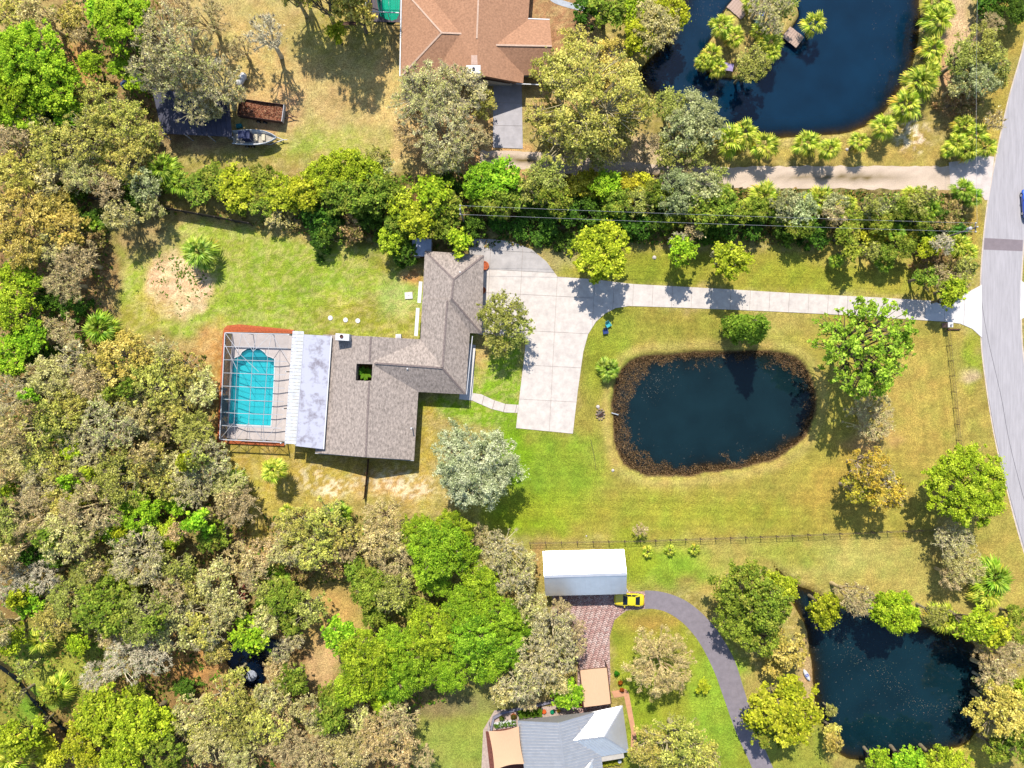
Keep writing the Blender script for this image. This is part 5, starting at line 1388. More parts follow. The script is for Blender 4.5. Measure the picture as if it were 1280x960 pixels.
# hedge along the lane and power line
for a in [(248,242,20,'mg'),(270,232,22,'mg'),(296,242,24,'yg'),(322,236,22,'mg'),(330,262,20,'mg'),(352,250,22,'yg'),(366,272,18,'br'),(300,262,16,'mg'),(342,280,13,'go'),(380,240,22,'yg'),(404,222,26,'yg'),(432,208,26,'yg'),(455,216,22,'yg'),(470,200,18,'ol'),(420,245,22,'mg'),(445,245,22,'mg'),(400,268,24,'dg'),(412,288,20,'dg'),(398,300,14,'dg'),(440,282,20,'br'),(470,242,24,'mg'),(462,272,18,'dg'),(492,238,20,'mg'),(500,254,20,'yg'),(516,246,12,'br'),(540,242,24,'bg'),(556,258,22,'mg'),(496,278,18,'mg'),(520,276,22,'yg'),(488,300,16,'yg'),(506,314,18,'dg'),(540,280,18,'mg'),(560,284,16,'mg'),(478,212,16,'bl'),(560,225,18,'dg'),(575,300,14,'bg'),(590,282,16,'dg'),
          (604,228,26,'bg'),(630,222,24,'bg'),(618,250,22,'mg'),(642,244,20,'mg'),(664,230,22,'ol'),(684,222,24,'ol'),(694,246,24,'mg'),(666,262,18,'dg'),(690,275,22,'dg'),(716,262,22,'dg'),(650,285,16,'dg'),(624,276,14,'dg'),(676,296,12,'dg'),(706,300,14,'dg'),
          (724,232,20,'yy'),(742,240,16,'yy'),(738,224,14,'yy'),(758,232,18,'bg'),(790,232,18,'yy'),(806,228,14,'yy'),(770,252,20,'mg'),(800,252,18,'ol'),(740,262,20,'dg'),(772,276,18,'dg'),(800,280,18,'dg'),(826,275,18,'dg'),(824,240,18,'mg'),
          (850,240,28,'bl'),(876,236,24,'bl'),(896,222,16,'ol'),(880,262,24,'mg'),(904,252,22,'mg'),(848,266,18,'mg'),(866,290,12,'ba'),(884,290,16,'dg'),(910,282,18,'dg'),(928,266,16,'mg'),(948,262,16,'mg'),(940,286,14,'dg'),(968,258,16,'dg'),(985,250,20,'bl'),(1004,256,20,'bl'),(1000,280,18,'mg'),(984,290,14,'dg'),(1018,286,16,'dg'),(1022,300,12,'dg'),(1044,252,16,'bl'),(1046,268,14,'ba'),(1064,272,16,'mg'),(1060,292,14,'mg'),(1066,310,14,'mg'),(1088,250,14,'ol'),(1098,262,16,'bl'),(1112,248,14,'ol'),(1104,280,16,'mg'),(1126,256,16,'mg'),(1130,276,18,'dg'),(1146,250,14,'ol'),(1150,272,16,'mg'),(1094,296,14,'yy'),(1108,318,15,'mg'),(1090,312,12,'ol'),(1130,308,16,'mg'),(1160,292,14,'dg'),(1170,258,16,'dg'),(1180,276,16,'br'),(1160,240,12,'ol'),(1190,262,14,'br'),(1194,290,14,'dg'),(1140,292,12,'yy'),
          (1168,322,18,'br'),(1190,330,18,'br'),(1176,348,18,'ba'),(1158,346,14,'mg'),(1202,348,16,'ba'),(1190,362,18,'yg'),(1208,336,14,'ol'),(1176,306,14,'bw'),(1184,374,12,'yg'),(1160,310,12,'yg')]:
    if a[0] < 372 and a[1] < 290: tree(a[0], a[1]-9, a[2]*1.02, a[3], .55)
    else: tree(a[0], a[1]+(5 if a[0] > 900 and a[1] < 262 else 0), a[2]*.98, a[3], .6 if 590 < a[0] < 725 and a[1] > 255 else 1.0)
for u, v, rp, t in [(600,246,15,'lime'),(628,262,12,'lime'),(955,246,20,'lime'),(932,262,14,'lime'),(1024,250,18,'lime'),(1140,244,12,'lime'),(885,278,9,'lime'),(836,276,11,'green'),(1202,238,15,'green'),(1216,246,13,'green'),(1196,306,17,'lime'),(1210,316,14,'lime'),(1106,330,11,'green'),(1046,326,10,'green'),(680,244,13,'green'),(760,256,12,'lime'),(815,250,12,'green'),(905,240,13,'lime'),(975,272,13,'green'),(1060,256,13,'lime'),(1120,290,12,'green'),(1085,272,11,'lime'),(1165,262,12,'green'),(450,262,14,'green'),(410,282,15,'green'),(500,290,13,'lime')]: palm(u, v, rp, 1.8, t)
# upper yard and ponds
tree(532,118,44,'gb',1.05,'wide half-bare grey oak against the brown-roofed house, nearer the yard'); tree(570,112,38,'gb',1.05); tree(552,160,44,'gb',1.0); tree(585,172,28,'ba'); tree(520,158,26,'bt'); tree(560,200,22,'go'); tree(600,130,20,'oo')
tree(742,112,66,'oo',1.0,'very wide olive-green oak right of the grey concrete pad'); tree(700,92,34,'oo',1.0); tree(782,140,34,'oo',1.0); tree(716,170,40,'oo',.9); tree(770,80,30,'yo',.9); tree(680,150,28,'oo',.9); tree(760,180,30,'oo',.85)
for a in [(820,28,34,'go'),(798,44,22,'yg'),(838,14,22,'yg'),(760,8,24,'mg'),(735,10,18,'dg'),(790,10,18,'bg'),(720,50,18,'oo'),(838,130,20,'ol'),(868,140,28,'bl'),(886,160,22,'bl'),(850,168,24,'bl'),(840,190,20,'ol'),(872,190,18,'ol'),(812,180,16,'ba'),(880,185,6,'yy'),(862,205,12,'ba'),
          (942,78,22,'ol'),(965,18,24,'gb'),(980,6,18,'ol'),(950,6,16,'bw'),(930,88,12,'ol'),
          (1224,58,28,'ol'),(1240,76,22,'ol'),(1204,72,22,'ol'),(1222,96,26,'bl'),(1202,104,18,'go'),(1244,100,14,'oo'),(1240,30,14,'ba'),(1262,8,26,'dg'),(1238,2,18,'dg'),(1243,152,13,'ba'),(1212,132,18,'br'),(1194,128,14,'br')]: tree(*a)
for u, v, rp in [(912,176,22),(930,166,18),(955,182,19),(1008,180,17),(1037,186,15),(1074,177,13),(1104,158,17),(1132,132,20),(1148,104,22),(1162,90,15),(1165,62,18),(1172,26,20),(1170,4,20),(1182,14,14),(1020,28,16),(903,32,15),(917,46,14),(890,70,15),(898,82,13),(880,76,11),(962,56,16),(950,40,12),(938,4,12),(964,66,12),
                 (1205,158,15),(1218,170,17),(1196,180,15),(1210,188,14),(1232,184,14),(1188,186,11)]: palm(u, v, rp, 1.8+.25*((int(u)*7+int(v)) % 6), nf=15+(int(u)+int(v)) % 8)
# plants in the roof opening
pp_ = px(457, 466, 2.0)
e = empty('banana_plant', (pp_.x, pp_.y, 0)); tag(e, 'bright green broad-leaved plant growing in the roof opening', 'plant')
def big_leaf(L, w):
    m = MB(); vs = []; n = 7
    for i in range(n):
        t = i/(n-1); x = L*t; z = .5*L*math.sin(t*2.2)*.6; ww = w*math.sin(math.pi*min(1, .08+t*.95))**.7
        vs += [(x, -ww, z-.06), (x, 0, z), (x, ww, z-.06)]
    fs = []
    for i in range(n-1):
        a = i*3; fs += [(a, a+1, a+4, a+3), (a+1, a+2, a+5, a+4)]
    V_ = np.array(vs); return np_mesh('leaf', V_, np.array(fs), M_LEAF, np.tile(np.array(alb(120, 176, 48)), (len(V_), 1)))
BLF = big_leaf(1.15, .24)
MB().lathe([(.09, -.1), (.08, 1.3), (.05, 2.3)], n=8).build('stem', bark((120, 130, 70)), e)
for i in range(11):
    meshobj('leaf', BLF, e, (0, 0, 2.1+.03*i), (0, -.15-.07*(i % 4), i*2.4), (1.05+.08*(i % 3),)*3)

# ground cover in the woods, too dense to count: low ferns, grass tufts and fallen leaves
r = np.random.default_rng(99)
n = 60000
uu = r.uniform(-15, 560, n); vv = r.uniform(-10, 975, n)
WOOD = [(-20,-20),(190,-20),(230,60),(200,190),(240,215),(520,215),(1220,240),(1220,310),(700,310),(520,318),(400,300),(240,275),(140,262),(150,420),(262,440),(262,590),(330,640),(460,640),(640,680),(700,750),(720,830),(640,860),(520,890),(530,980),(-20,980)]
extra = 16000
uu = np.r_[uu, r.uniform(560, 1225, extra)]; vv = np.r_[vv, r.uniform(215, 310, extra)]
ok = (sdf(uu, vv, WOOD) < -4) & (sdf(uu, vv, POND_SM) > 4) & (fbm(uu/14, vv/14, 19, 3) > .44)
ok &= ~((np.abs(uu-415) < 40) & (np.abs(vv-800) < 70)); ok &= ~((np.abs(uu-245) < 50) & (np.abs(vv-148) < 40)); ok &= ~((np.abs(uu-320) < 45) & (np.abs(vv-160) < 40))
uu, vv = uu[ok], vv[ok]
P = np.array([px(a, b) for a, b in zip(uu, vv)])
P[:, 2] = np.array([ground_z(a, b) for a, b in P[:, :2]])+.05+.5*r.random(len(P))**2
N = unit(np.array([0, 0, .9])+r.normal(0, .5, (len(P), 3)))
gcols = np.array([leafc(*c) for c in [(112,140,44),(86,116,40),(150,152,66),(164,128,84),(128,108,60),(70,96,36)]])
fz = fbm(uu/30, vv/30, 23, 2); pick = np.clip((fz*9-1.5+r.normal(0, 1.3, len(uu))), 0, 5).astype(int)
Vv, Ff, Cc = leaf_quads(P, N, r, .5, .26, gcols[pick]*(.8+.4*r.random((len(P), 1))))
o = meshobj('undergrowth', np_mesh('undergrowth', Vv, Ff, M_LEAF, Cc)); tag(o, 'low ferns, weeds and tufts covering the floor of the woods and hedge', 'undergrowth', kind='stuff')
# weeds on the sandy bed
n = 700; uu = r.normal(222, 20, n); vv = r.normal(352, 20, n); ok = fbm(uu/8, vv/8, 29, 2) > .52
uu, vv = uu[ok], vv[ok]; P = np.array([px(a, b, .06) for a, b in zip(uu, vv)]); N = unit(np.array([0, 0, 1])+r.normal(0, .5, (len(P), 3)))
Vv, Ff, Cc = leaf_quads(P, N, r, .42, .24, np.tile(np.array(alb(150, 176, 66)), (len(P), 1)))
o = meshobj('weeds', np_mesh('weeds', Vv, Ff, M_LEAF, Cc)); tag(o, 'green weeds sprouting on the round sandy bed in the back lawn', 'weeds', kind='stuff')

# ================================================================== FENCES, POLES, VEHICLES, SMALL THINGS
def wire_fence(label, line, step, h, group=None, rails=(1.0, .55), rail_r=.012, mp=None):
    pts = [Vector((*px(*p)[:2], 0)) for p in line]
    T = Thing('wire_fence', pts[0], label, 'fence'); mp = mp or mat('fence_timber', alb(128, 104, 84), .9, .15, 2)
    pos = []
    for a, b in zip(pts[:-1], pts[1:]):
        n = max(1, round((b-a).length/step))
        for i in range(n): pos.append(a.lerp(b, i/n))
    pos.append(pts[-1])
    pm = MB().box((-.05, -.05, -.25), (.05, .05, h)).mesh('post', mp)
    for p in pos: meshobj('post', pm, T.e, p-T.b)
    for k in rails:
        b = MB()
        for a, c in zip(pts[:-1], pts[1:]): b.beam(a+Vector((0, 0, h*k)), c+Vector((0, 0, h*k)), rail_r*2)
        T.part('rail', b, mp)
    sc = MB()
    for a, c in zip(pts[:-1], pts[1:]): sc.add([a+Vector((0,0,.05)), c+Vector((0,0,.05)), c+Vector((0,0,h)), a+Vector((0,0,h))], [(0, 1, 2, 3)])
    T.part('mesh_wire', sc, screen_mat('fence_wire', alb(110, 100, 90), .16))
    return T
wire_fence('post and wire fence along the lower edge of the front lawn', [(662,677.5),(800,675),(950,670),(1168,661)], 2.28, 1.25)
wire_fence('wire fence running beside the road on the right', [(1181,414),(1187,470),(1193,530),(1199,590)], 2.4, 1.25)
def board_fence(label, line, h, pl, m):
    pts = [Vector((*px(*p)[:2], 0)) for p in line]; T = Thing('board_fence', pts[0], label, 'fence')
    for a, b in zip(pts[:-1], pts[1:]):
        n = max(1, round((b-a).length/pl)); d = (b-a)/n; t = d.normalized(); nrm = Vector((-t.y, t.x, 0))
        nb = 14; w = d.length/nb
        pm = MB()
        for j in range(nb):
            c = t*(w*(j+.5)); hh = h+.03*((j*7) % 3)
            q = [c-t*(w/2-.008)-nrm*.012, c+t*(w/2-.008)-nrm*.012, c+t*(w/2-.008)+nrm*.012, c-t*(w/2-.008)+nrm*.012]
            pm.prism([x[:2] for x in q], .03, hh)
        me = pm.mesh('board_panel', m); post = MB().box((-.06, -.06, -.3), (.06, .06, h+.12)).mesh('post', m)
        for i in range(n):
            meshobj('board_panel', me, T.e, a+d*i-T.b+nrm*.08); meshobj('post', post, T.e, a+d*i-T.b)
    meshobj('post', post, T.e, pts[-1]-T.b)
    return T
M_OLDW = mat('grey_weathered_wood', alb(96, 84, 78), .9, .2, 2, bump=.3)
board_fence('dark solid board fence behind the back lawn', [(108,249),(212,263),(316,282)], 1.8, 2.4, M_OLDW)
board_fence('short brown board fence running down from the house gable', [(461,574),(456,622)], 1.2, 2.0, M_DARKW)

# power poles and wires
M_POLE = mat('pole_wood', alb(150, 140, 134), .9, .15, 3)
M_WIRE = mat('wire_metal', alb(186, 186, 190), .5, .05, 1)
def pole(u, v, h, label):
    p = px(u, v); T = Thing('power_pole', p, label, 'power pole', 'power poles along the hedge')
    T.part('shaft', MB().tube([(p.x, p.y, -.5), (p.x, p.y, h)], .16, 8, .11), M_POLE)
    T.part('crossarm', MB().beam((p.x, p.y-.7, h-.4), (p.x, p.y+.7, h-.4), .12), M_POLE)
    for dy in (-.6, .0, .6): T.part('insulator', MB().lathe([(.05, 0), (.09, .06), (.05, .1), (.08, .16), (.03, .2)], (p.x, p.y+dy, h-.34 if dy else h), 8), M_WHITE)
    if label.startswith('grey power pole near'):
        T.part('transformer', MB().lathe([(.22, 0), (.24, .1), (.24, .7), (.1, .8)], (p.x-.35, p.y, h-1.5), 10), M_ALU)
    return p
pa = pole(580.7, 281.0, 9.3, 'grey power pole rising from the hedge above the garage'); pb = pole(1170, 301, 9.3, 'grey power pole near the road at the hedge end')
def wire(a, b, sag, label, r_=.014):
    pts = []
    for i in range(25):
        t = i/24; p = Vector(a).lerp(Vector(b), t); p.z -= sag*4*t*(1-t); pts.append(p)
    o = MB().tube(pts, r_, 4).build('overhead_wire', M_WIRE); tag(o, label, 'wire', 'overhead wires')
zt = 8.95
for dy, nm in ((.6, 'upper'), (-.6, 'lower')):
    wire((pa.x, pa.y+dy, zt), (pb.x, pb.y+dy, zt), .5, '%s of the two long overhead wires above the hedge' % nm, .018)
wire((pb.x, pb.y, 9.3), (pb.x+1.5, pb.y+70, 9.3), 1.0, 'overhead wire running up from the roadside power pole')

# cars
def car(name, u, v, ang, paint, label, L=4.5, Wd=1.86, coupe=True, z0=.03):
    p = px(u, v); e = empty(name, (p.x, p.y, z0), ang); tag(e, label, 'car')
    hw = Wd/2
    # outline: x front(+) to back(-)
    secs = [(2.22,.60,.36,.52),(2.12,.80,.24,.66),(1.75,.90,.20,.76),(1.2,.925,.2,.84),(.6,.93,.2,.90),(0,.92,.2,.92),(-.7,.93,.2,.94),(-1.4,.935,.22,.96),(-1.9,.88,.26,.94),(-2.14,.76,.32,.86),(-2.24,.6,.42,.72)]
    rings = []
    for x, w, zb, zt_ in secs:
        x *= L/4.5; w *= hw/.93
        rings.append([(x,-w*.85,zb),(x,-w,zb+.14),(x,-w,zt_*.72),(x,-w*.93,zt_-.05),(x,-w*.6,zt_),(x,0,zt_+.02),(x,w*.6,zt_),(x,w*.93,zt_-.05),(x,w,zt_*.72),(x,w,zb+.14),(x,w*.85,zb)])
    MB().loft(rings).build('body', paint, e, True)
    gl = MATS['window_glass']
    # greenhouse
    cab = [(.95,.76,.90),(.25,.66,1.22),(-.75,.64,1.25),(-1.55,.74,.98)]
    k = hw/.93; kx = L/4.5
    g_ = MB()
    base = [[(x*kx, -(.80 if i in (0, 3) else .84)*k, .86), (x*kx, -w*k, z), (x*kx, w*k, z), (x*kx, (.80 if i in (0, 3) else .84)*k, .86)] for i, (x, w, z) in enumerate(cab)]
    g_.loft(base).build('windows', gl, e)
    rf = MB(); g2 = []
    for x, w, z in ((.32,.64,1.205),(.05,.65,1.24),(-.4,.645,1.262),(-.85,.62,1.245)): g2 += [(x*kx, y*w*k, z+.025*(1-y*y)) for y in (-1, -.5, 0, .5, 1)]
    rf.add(g2, [(i*5+j, i*5+j+1, (i+1)*5+j+1, (i+1)*5+j) for i in range(3) for j in range(4)]).build('roof', paint, e)
    pl = MB()
    for s_ in (-1, 1):
        pl.beam((.93*kx,s_*.77*k,.93),(.28*kx,s_*.655*k,1.215),.07); pl.beam((-.8*kx,s_*.64*k,1.24),(-1.58*kx,s_*.75*k,.985),.16,.06); pl.beam((-.25*kx,s_*.83*k,.93),(-.3*kx,s_*.66*k,1.23),.07)
    pl.build('pillar', paint, e)
    tyre = mat('rubber', rgb(30,30,32,.6), .8, .1); rim = mat('wheel_rim', (.45,.46,.48), .35, .05, metal=.7)
    for x in (1.38, -1.36):
        for s_ in (-1, 1):
            w = MB(); ring = []
            for y in (-.11, .11):
                ring.append([(x*kx+.33*math.cos(t*.3927), s_*(hw-.12)+y, .33+.33*math.sin(t*.3927)) for t in range(16)])
            wo_ = w.loft(ring).build('wheel', tyre, e)
            rr = [[(x*kx+.21*math.cos(t*.3927), s_*(hw-.12)+y, .33+.21*math.sin(t*.3927)) for t in range(16)] for y in ((.09, .125) if s_ > 0 else (-.125, -.09))]
            MB().loft(rr).build('rim', rim, wo_)
    for s_ in (-1, 1):
        MB().loft([[(2.02*kx,s_*.48*k,.66),(2.02*kx,s_*.74*k,.63),(2.02*kx,s_*.74*k,.52),(2.02*kx,s_*.48*k,.52)],[(2.2*kx,s_*.46*k,.58),(2.18*kx,s_*.66*k,.57),(2.18*kx,s_*.66*k,.5),(2.2*kx,s_*.46*k,.5)]]).build('headlight', M_WHITE, e)
        MB().box((-2.26*kx, s_*.5*k-.14, .66), (-2.16*kx, s_*.5*k+.14, .76)).build('tail_light', mat('tail_red', rgb(150,20,20,.7), .4, .05), e)
        MB().box((.62*kx, s_*(.98*k)-.08, .88), (.80*kx, s_*(.98*k)+.08, .99)).build('mirror', paint, e)
    return e
car('parked_car', 785.5, 748, math.pi-.03, mat('yellow_paint', rgb(236,214,20,.72), .3, .02, 1, coat=.6, spec=.5), 'bright yellow coupe parked at the corner of the steel barn')
car('parked_car', 1282.5, 256, math.pi/2+.06, mat('blue_paint', rgb(40,90,200,.9), .3, .02, 1, coat=.6, spec=.5), 'blue car cut off by the right edge of the picture')

# boat on its trailer
M_HULL = mat('boat_white', alb(236, 236, 230), .4, .05, 2); M_BLUE = mat('navy_canvas', alb(44, 54, 96), .7, .1, 3)
p = px(322, 176); BT = empty('motor_boat', (p.x, p.y, .75), R(0)); tag(BT, 'grey-white open motor boat with a navy console on a trailer in the yard', 'boat')
hull = []
for x, w, zb in ((-3.2,.95,.0),(-2.2,1.08,-.05),(-.8,1.15,-.08),(.6,1.12,-.08),(1.7,.92,-.02),(2.6,.58,.12),(3.2,.2,.35),(3.42,.03,.55)):
    hull.append([(x,-w,.75),(x,-w*.86,zb+.2),(x,0,zb),(x,w*.86,zb+.2),(x,w,.75),(x,w*.82,.75),(x,w*.74,.36 if x < 3 else .6),(x,-w*.74,.36 if x < 3 else .6),(x,-w*.82,.75)])
MB().loft(hull).build('hull', M_HULL, BT, True)
gr_ = MB()
for s_ in (-1, 1): gr_.tube([(-3.2,s_*.92,.80),(-.8,s_*1.1,.80),(.6,s_*1.06,.80),(1.7,s_*.86,.82),(2.6,s_*.52,.84),(3.3,s_*.06,.86)], .06, 6)
gr_.build('gunwale', mat('pale_blue_rail', alb(206,214,220), .5, .05), BT)
MB().prism([(-3.1,-.7),(1.6,-.66),(2.7,-.3),(2.7,.3),(1.6,.66),(-3.1,.7)], .34, .40).build('deck', mat('boat_deck', alb(200,190,170), .8, .1, 3), BT)
cn_ = MB().box((-1.5,-.55,.4),(-.3,.55,1.45)); cn_.box((-1.9,-.6,1.9),(-.2,.6,1.96)); cn_.build('console', M_BLUE, BT)
for x, y in ((-1.85,-.55),(-1.85,.55),(-.25,-.55),(-.25,.55)): MB().tube([(x,y,.4),(x,y,1.9)], .025, 6).build('canopy_post', M_ALU, BT)
for x in (-2.4, .3, 1.4): MB().box((x-.22,-.45,.4),(x+.22,.45,.78)).build('seat', mat('cream_vinyl', alb(230,214,180), .5, .04), BT)
ob = MB().box((-3.75,-.2,.3),(-3.25,.2,1.15)); ob.tube([(-3.5,0,.4),(-3.55,0,-.4)], .1, 6); ob.build('outboard_motor', mat('motor_grey', alb(120,124,130), .4, .05), BT)
TR = empty('boat_trailer', (p.x, p.y, 0)); tag(TR, 'metal trailer carrying the open motor boat', 'trailer')
fr = MB()
for s_ in (-1, 1): fr.beam((-3.0,s_*.7,.48),(2.2,s_*.7,.48),.1); fr.beam((2.2,s_*.7,.48),(4.0,0,.45),.1)
for x in (-2.5,-.9,.9): fr.beam((x,-.7,.48),(x,.7,.48),.08)
for x in (-2.2,.6): fr.beam((x,-.45,.5),(x,-.45,.72),.1); fr.beam((x,.45,.5),(x,.45,.72),.1)
fr.beam((4.0,0,.45),(4.6,0,.42),.09); fr.build('frame', M_ALU, TR)
def wheel(parent, x, y, r_=.32, w=.2):
    o = MB().loft([[(x+r_*math.cos(t*.4488), y+yy, r_+r_*math.sin(t*.4488)) for t in range(14)] for yy in (-w/2, w/2)]).build('wheel', MATS['rubber'], parent)
    MB().loft([[(x+r_*.55*math.cos(t*.4488), y+yy, r_+r_*.55*math.sin(t*.4488)) for t in range(14)] for yy in (-w/2-.012, w/2+.012)]).build('rim', MATS['wheel_rim'], o)
for x in (-1.4, -.6):
    for s_ in (-1, 1): wheel(TR, x, s_*.95)
MB().tube([(3.9,0,0),(3.9,0,.5)], .05, 6).build('jack', M_ALU, TR)

# utility trailer full of leaves
p = px(330, 142); UT = empty('utility_trailer', (p.x, p.y, 0), R(-8)); tag(UT, 'rusty box trailer full of brown leaves above the boat', 'trailer')
M_RUST = mat('rusty_steel', alb(96, 62, 52), .8, .25, 3); x0, x1, y0 = -3.3, 3.3, 1.25
MB().box((x0,-y0,.6),(x1,y0,.68)).build('floor', M_RUST, UT)
for s_ in (-1, 1): MB().box((x0,s_*y0-.03,.55),(x1,s_*y0+.03,1.45)).build('side_board', M_RUST, UT)
MB().box((x1-.02,-y0,.55),(x1+.06,y0,1.47)).build('tailgate', M_ALU, UT); MB().box((x0-.06,-y0,.55),(x0,y0,1.45)).build('front_board', M_RUST, UT)
for x in (-.5,.5):
    for s_ in (-1, 1): wheel(UT, x, s_*1.42)
MB().beam((x1,-.5,.5),(x1+1.3,0,.5),.1).beam((x1,.5,.5),(x1+1.3,0,.5),.1).beam((x1+1.2,0,.5),(x1+1.9,0,.5),.1).build('tongue', M_RUST, UT)
r = np.random.default_rng(8); n = 2600
P = np.c_[r.uniform(x0+.05, x1-.1, n), r.uniform(-y0+.08, y0-.08, n), np.zeros(n)]; P[:, 2] = .82+.28*fbm(P[:, 0]*1.2+9, P[:, 1]*1.2+9, 4, 3)+.08*r.random(n)
Vv, Ff, Cc = leaf_quads(P, unit(np.array([0,0,1])+r.normal(0,.4,(n,3))), r, .28, .18, np.array([alb(*c) for c in [(206,150,98),(176,116,72),(222,176,124),(140,92,60)]])[r.integers(0,4,n)])
o = meshobj('leaf_load', np_mesh('leaf_load', Vv, Ff, M_DRY, Cc), UT); o['kind'] = 'stuff'

# chairs
def chair(u, v, ang, c, label, z=0.0):
    p = px(u, v); e = empty('garden_chair', (p.x, p.y, z), ang); tag(e, label, 'chair', 'garden chairs')
    m = mat('plastic_%d_%d_%d' % c, rgb(*c, .65), .5, .05, 2)
    MB().box((-.32,-.3,.36),(.30,.3,.41)).build('seat', m, e)
    for i in range(5): MB().beam((-.30,-.24+.12*i,.40),(-.58,-.24+.12*i,1.0),.1,.03).build('back_slat', m, e)
    for s_ in (-1, 1): MB().box((-.34,s_*.34-.05,.58),(.34,s_*.34+.05,.61)).build('armrest', m, e)
    for x in (-.28, .28):
        for s_ in (-1, 1): MB().box((x-.035,s_*.33-.035,0),(x+.035,s_*.33+.035,.59)).build('leg', m, e)
chair(760, 406.5, R(-60), (64,190,196), 'turquoise garden chair on the lawn inside the driveway bend'); chair(756.5, 415, R(-80), (30,60,130), 'navy blue garden chair next to the turquoise one by the driveway bend')
chair(950, 20, R(-100), (50,90,160), 'blue garden chair on the pond island', .1); chair(944, 29, R(-60), (30,110,110), 'dark green garden chair on the pond island', .1)
chair(592, 173, R(-90), (20,130,80), 'green garden chair under the oak by the brown-roofed house')

# docks with planks
def dock(u, v, ang, L, Wd, n, label, z=.12):
    p = px(u, v); e = empty('wooden_dock', (p.x, p.y, -.05), ang); tag(e, label, 'dock', 'docks on the pond island')
    m = mat('silvered_planks', alb(206, 176, 158), .9, .14, 2.5, stretch=(1, 4, 1), bump=.3)
    w = L/n; pm = MB().box((-w/2+.012,-Wd/2,.30),(w/2-.012,Wd/2,.35)).mesh('plank', m)
    for i in range(n): meshobj('plank', pm, e, (-L/2+w*(i+.5), .02*((i*5) % 3-1), .006*((i*3) % 2)))
    for s_ in (-1, 1): MB().box((-L/2+.05,s_*Wd*.4-.06,.12),(L/2-.05,s_*Wd*.4+.06,.295)).build('joist', M_DARKW, e)
    for x in (-1, 1):
        for s_ in (-1, 1): MB().tube([(x*(L/2-.15),s_*Wd*.4,-2.4),(x*(L/2-.15),s_*Wd*.4,.28)], .08, 6).build('pile', M_DARKW, e)
dock(922, 11.5, R(-41), 2.9, 2.0, 7, 'square plank dock at the upper left of the pond island'); dock(990.5, 47.5, R(-38), 2.7, 2.0, 7, 'leaf-littered plank dock at the right of the pond island')
p = px(908.5, 83, .9); e = empty('purple_tarp', (p.x, p.y, .0), R(-10)); tag(e, 'small purple tarp table at the lower left tip of the island', 'tarp')
m = mat('purple_tarp', alb(176, 156, 206), .7, .12, 3); vs = [(x*.33, y*.28, .85+.05*math.sin(x*2.1+y)) for x in range(-3, 4) for y in range(-2, 3)]
MB().add(vs, [(i*5+j, (i+1)*5+j, (i+1)*5+j+1, i*5+j+1) for i in range(6) for j in range(4)]).build('sheet', m, e, True)
for x in (-.8, .8):
    for y in (-.45, .45): MB().tube([(x,y,-.6),(x,y,.84)], .03, 6).build('leg', M_ALU, e)

# fire ring beside the pond
p = px(750.5, 518); e = empty('fire_ring', (p.x, p.y, 0)); tag(e, 'ring of stones with ash beside the oval pond', 'fire ring')
for i in range(10):
    a = i*.628; s_ = .17+.04*((i*3) % 3)
    b = MB(); b.lathe([(.5*s_,-.02),(s_,.05),(.95*s_,.14),(.5*s_,.22)], (.62*math.cos(a), .78*math.sin(a), 0), 7); b.build('stone', mat('field_stone', alb(176,150,120), .9, .2, 4, bump=.4), e)
MB().lathe([(.55,.0),(.45,.04),(.1,.06)], n=12).build('ash', mat('ash', alb(120,110,100), .95, .3, 6), e)
for i in range(3): MB().tube([(-.5+.2*i,-.3,.1),(.4,.35-.25*i,.16)], .05, 6).build('log', M_DARKW, e)
# white lids on the back lawn
def lid(u, v, r_, label):
    p = px(u, v); e = empty('septic_lid', (p.x, p.y, 0)); tag(e, label, 'lid', 'round septic lids')
    MB().lathe([(r_,-.05),(r_,.07),(r_*.92,.10),(.02,.11)], n=18).build('cover', M_WHITE, e); MB().tube([(-.08,0,.11),(-.05,0,.15),(.05,0,.15),(.08,0,.11)], .012, 5).build('handle', M_ALU, e)
for u, v, nm in ((413,397.5,'leftmost'),(432,400,'middle'),(447.3,401,'rightmost')): lid(u, v, .36, '%s of three round white septic lids on the lawn above the house' % nm)
p = px(511, 369.5); e = empty('square_tank_lid', (p.x, p.y, 0), R(4)); tag(e, 'square white concrete lid on the lawn left of the garage wing', 'lid')
MB().box((-.58,-.5,-.05),(.58,.5,.16)).build('cover', M_CONC3, e); MB().box((-.1,-.03,.16),(.1,.03,.2)).build('handle', M_ALU, e)
# half-round brick planters at the garage
def half_planter(u, v, r_, label):
    p = px(u, v); T = Thing('half_round_planter', p, label, 'planter', 'half-round planters')
    pts = [(p.x-.3, p.y-r_)]+[(p.x+r_*1.15*math.cos(t), p.y+r_*math.sin(t)) for t in np.linspace(-1.57, 1.57, 10)]+[(p.x-.3, p.y+r_)]
    inn = [(p.x-.3+(q[0]-p.x+.3)*.8+.04, p.y+(q[1]-p.y)*.8) for q in pts]
    T.part('brick_rim', MB().prism(pts, -.02, .34, [inn]), M_BRICK); T.part('mulch', MB().prism(inn, 0, .27), MATS['red_mulch'])
half_planter(604.5, 332.5, .72, 'larger half-round orange brick planter at the garage corner'); half_planter(602.8, 363, .5, 'smaller half-round orange brick planter between the garage doors')
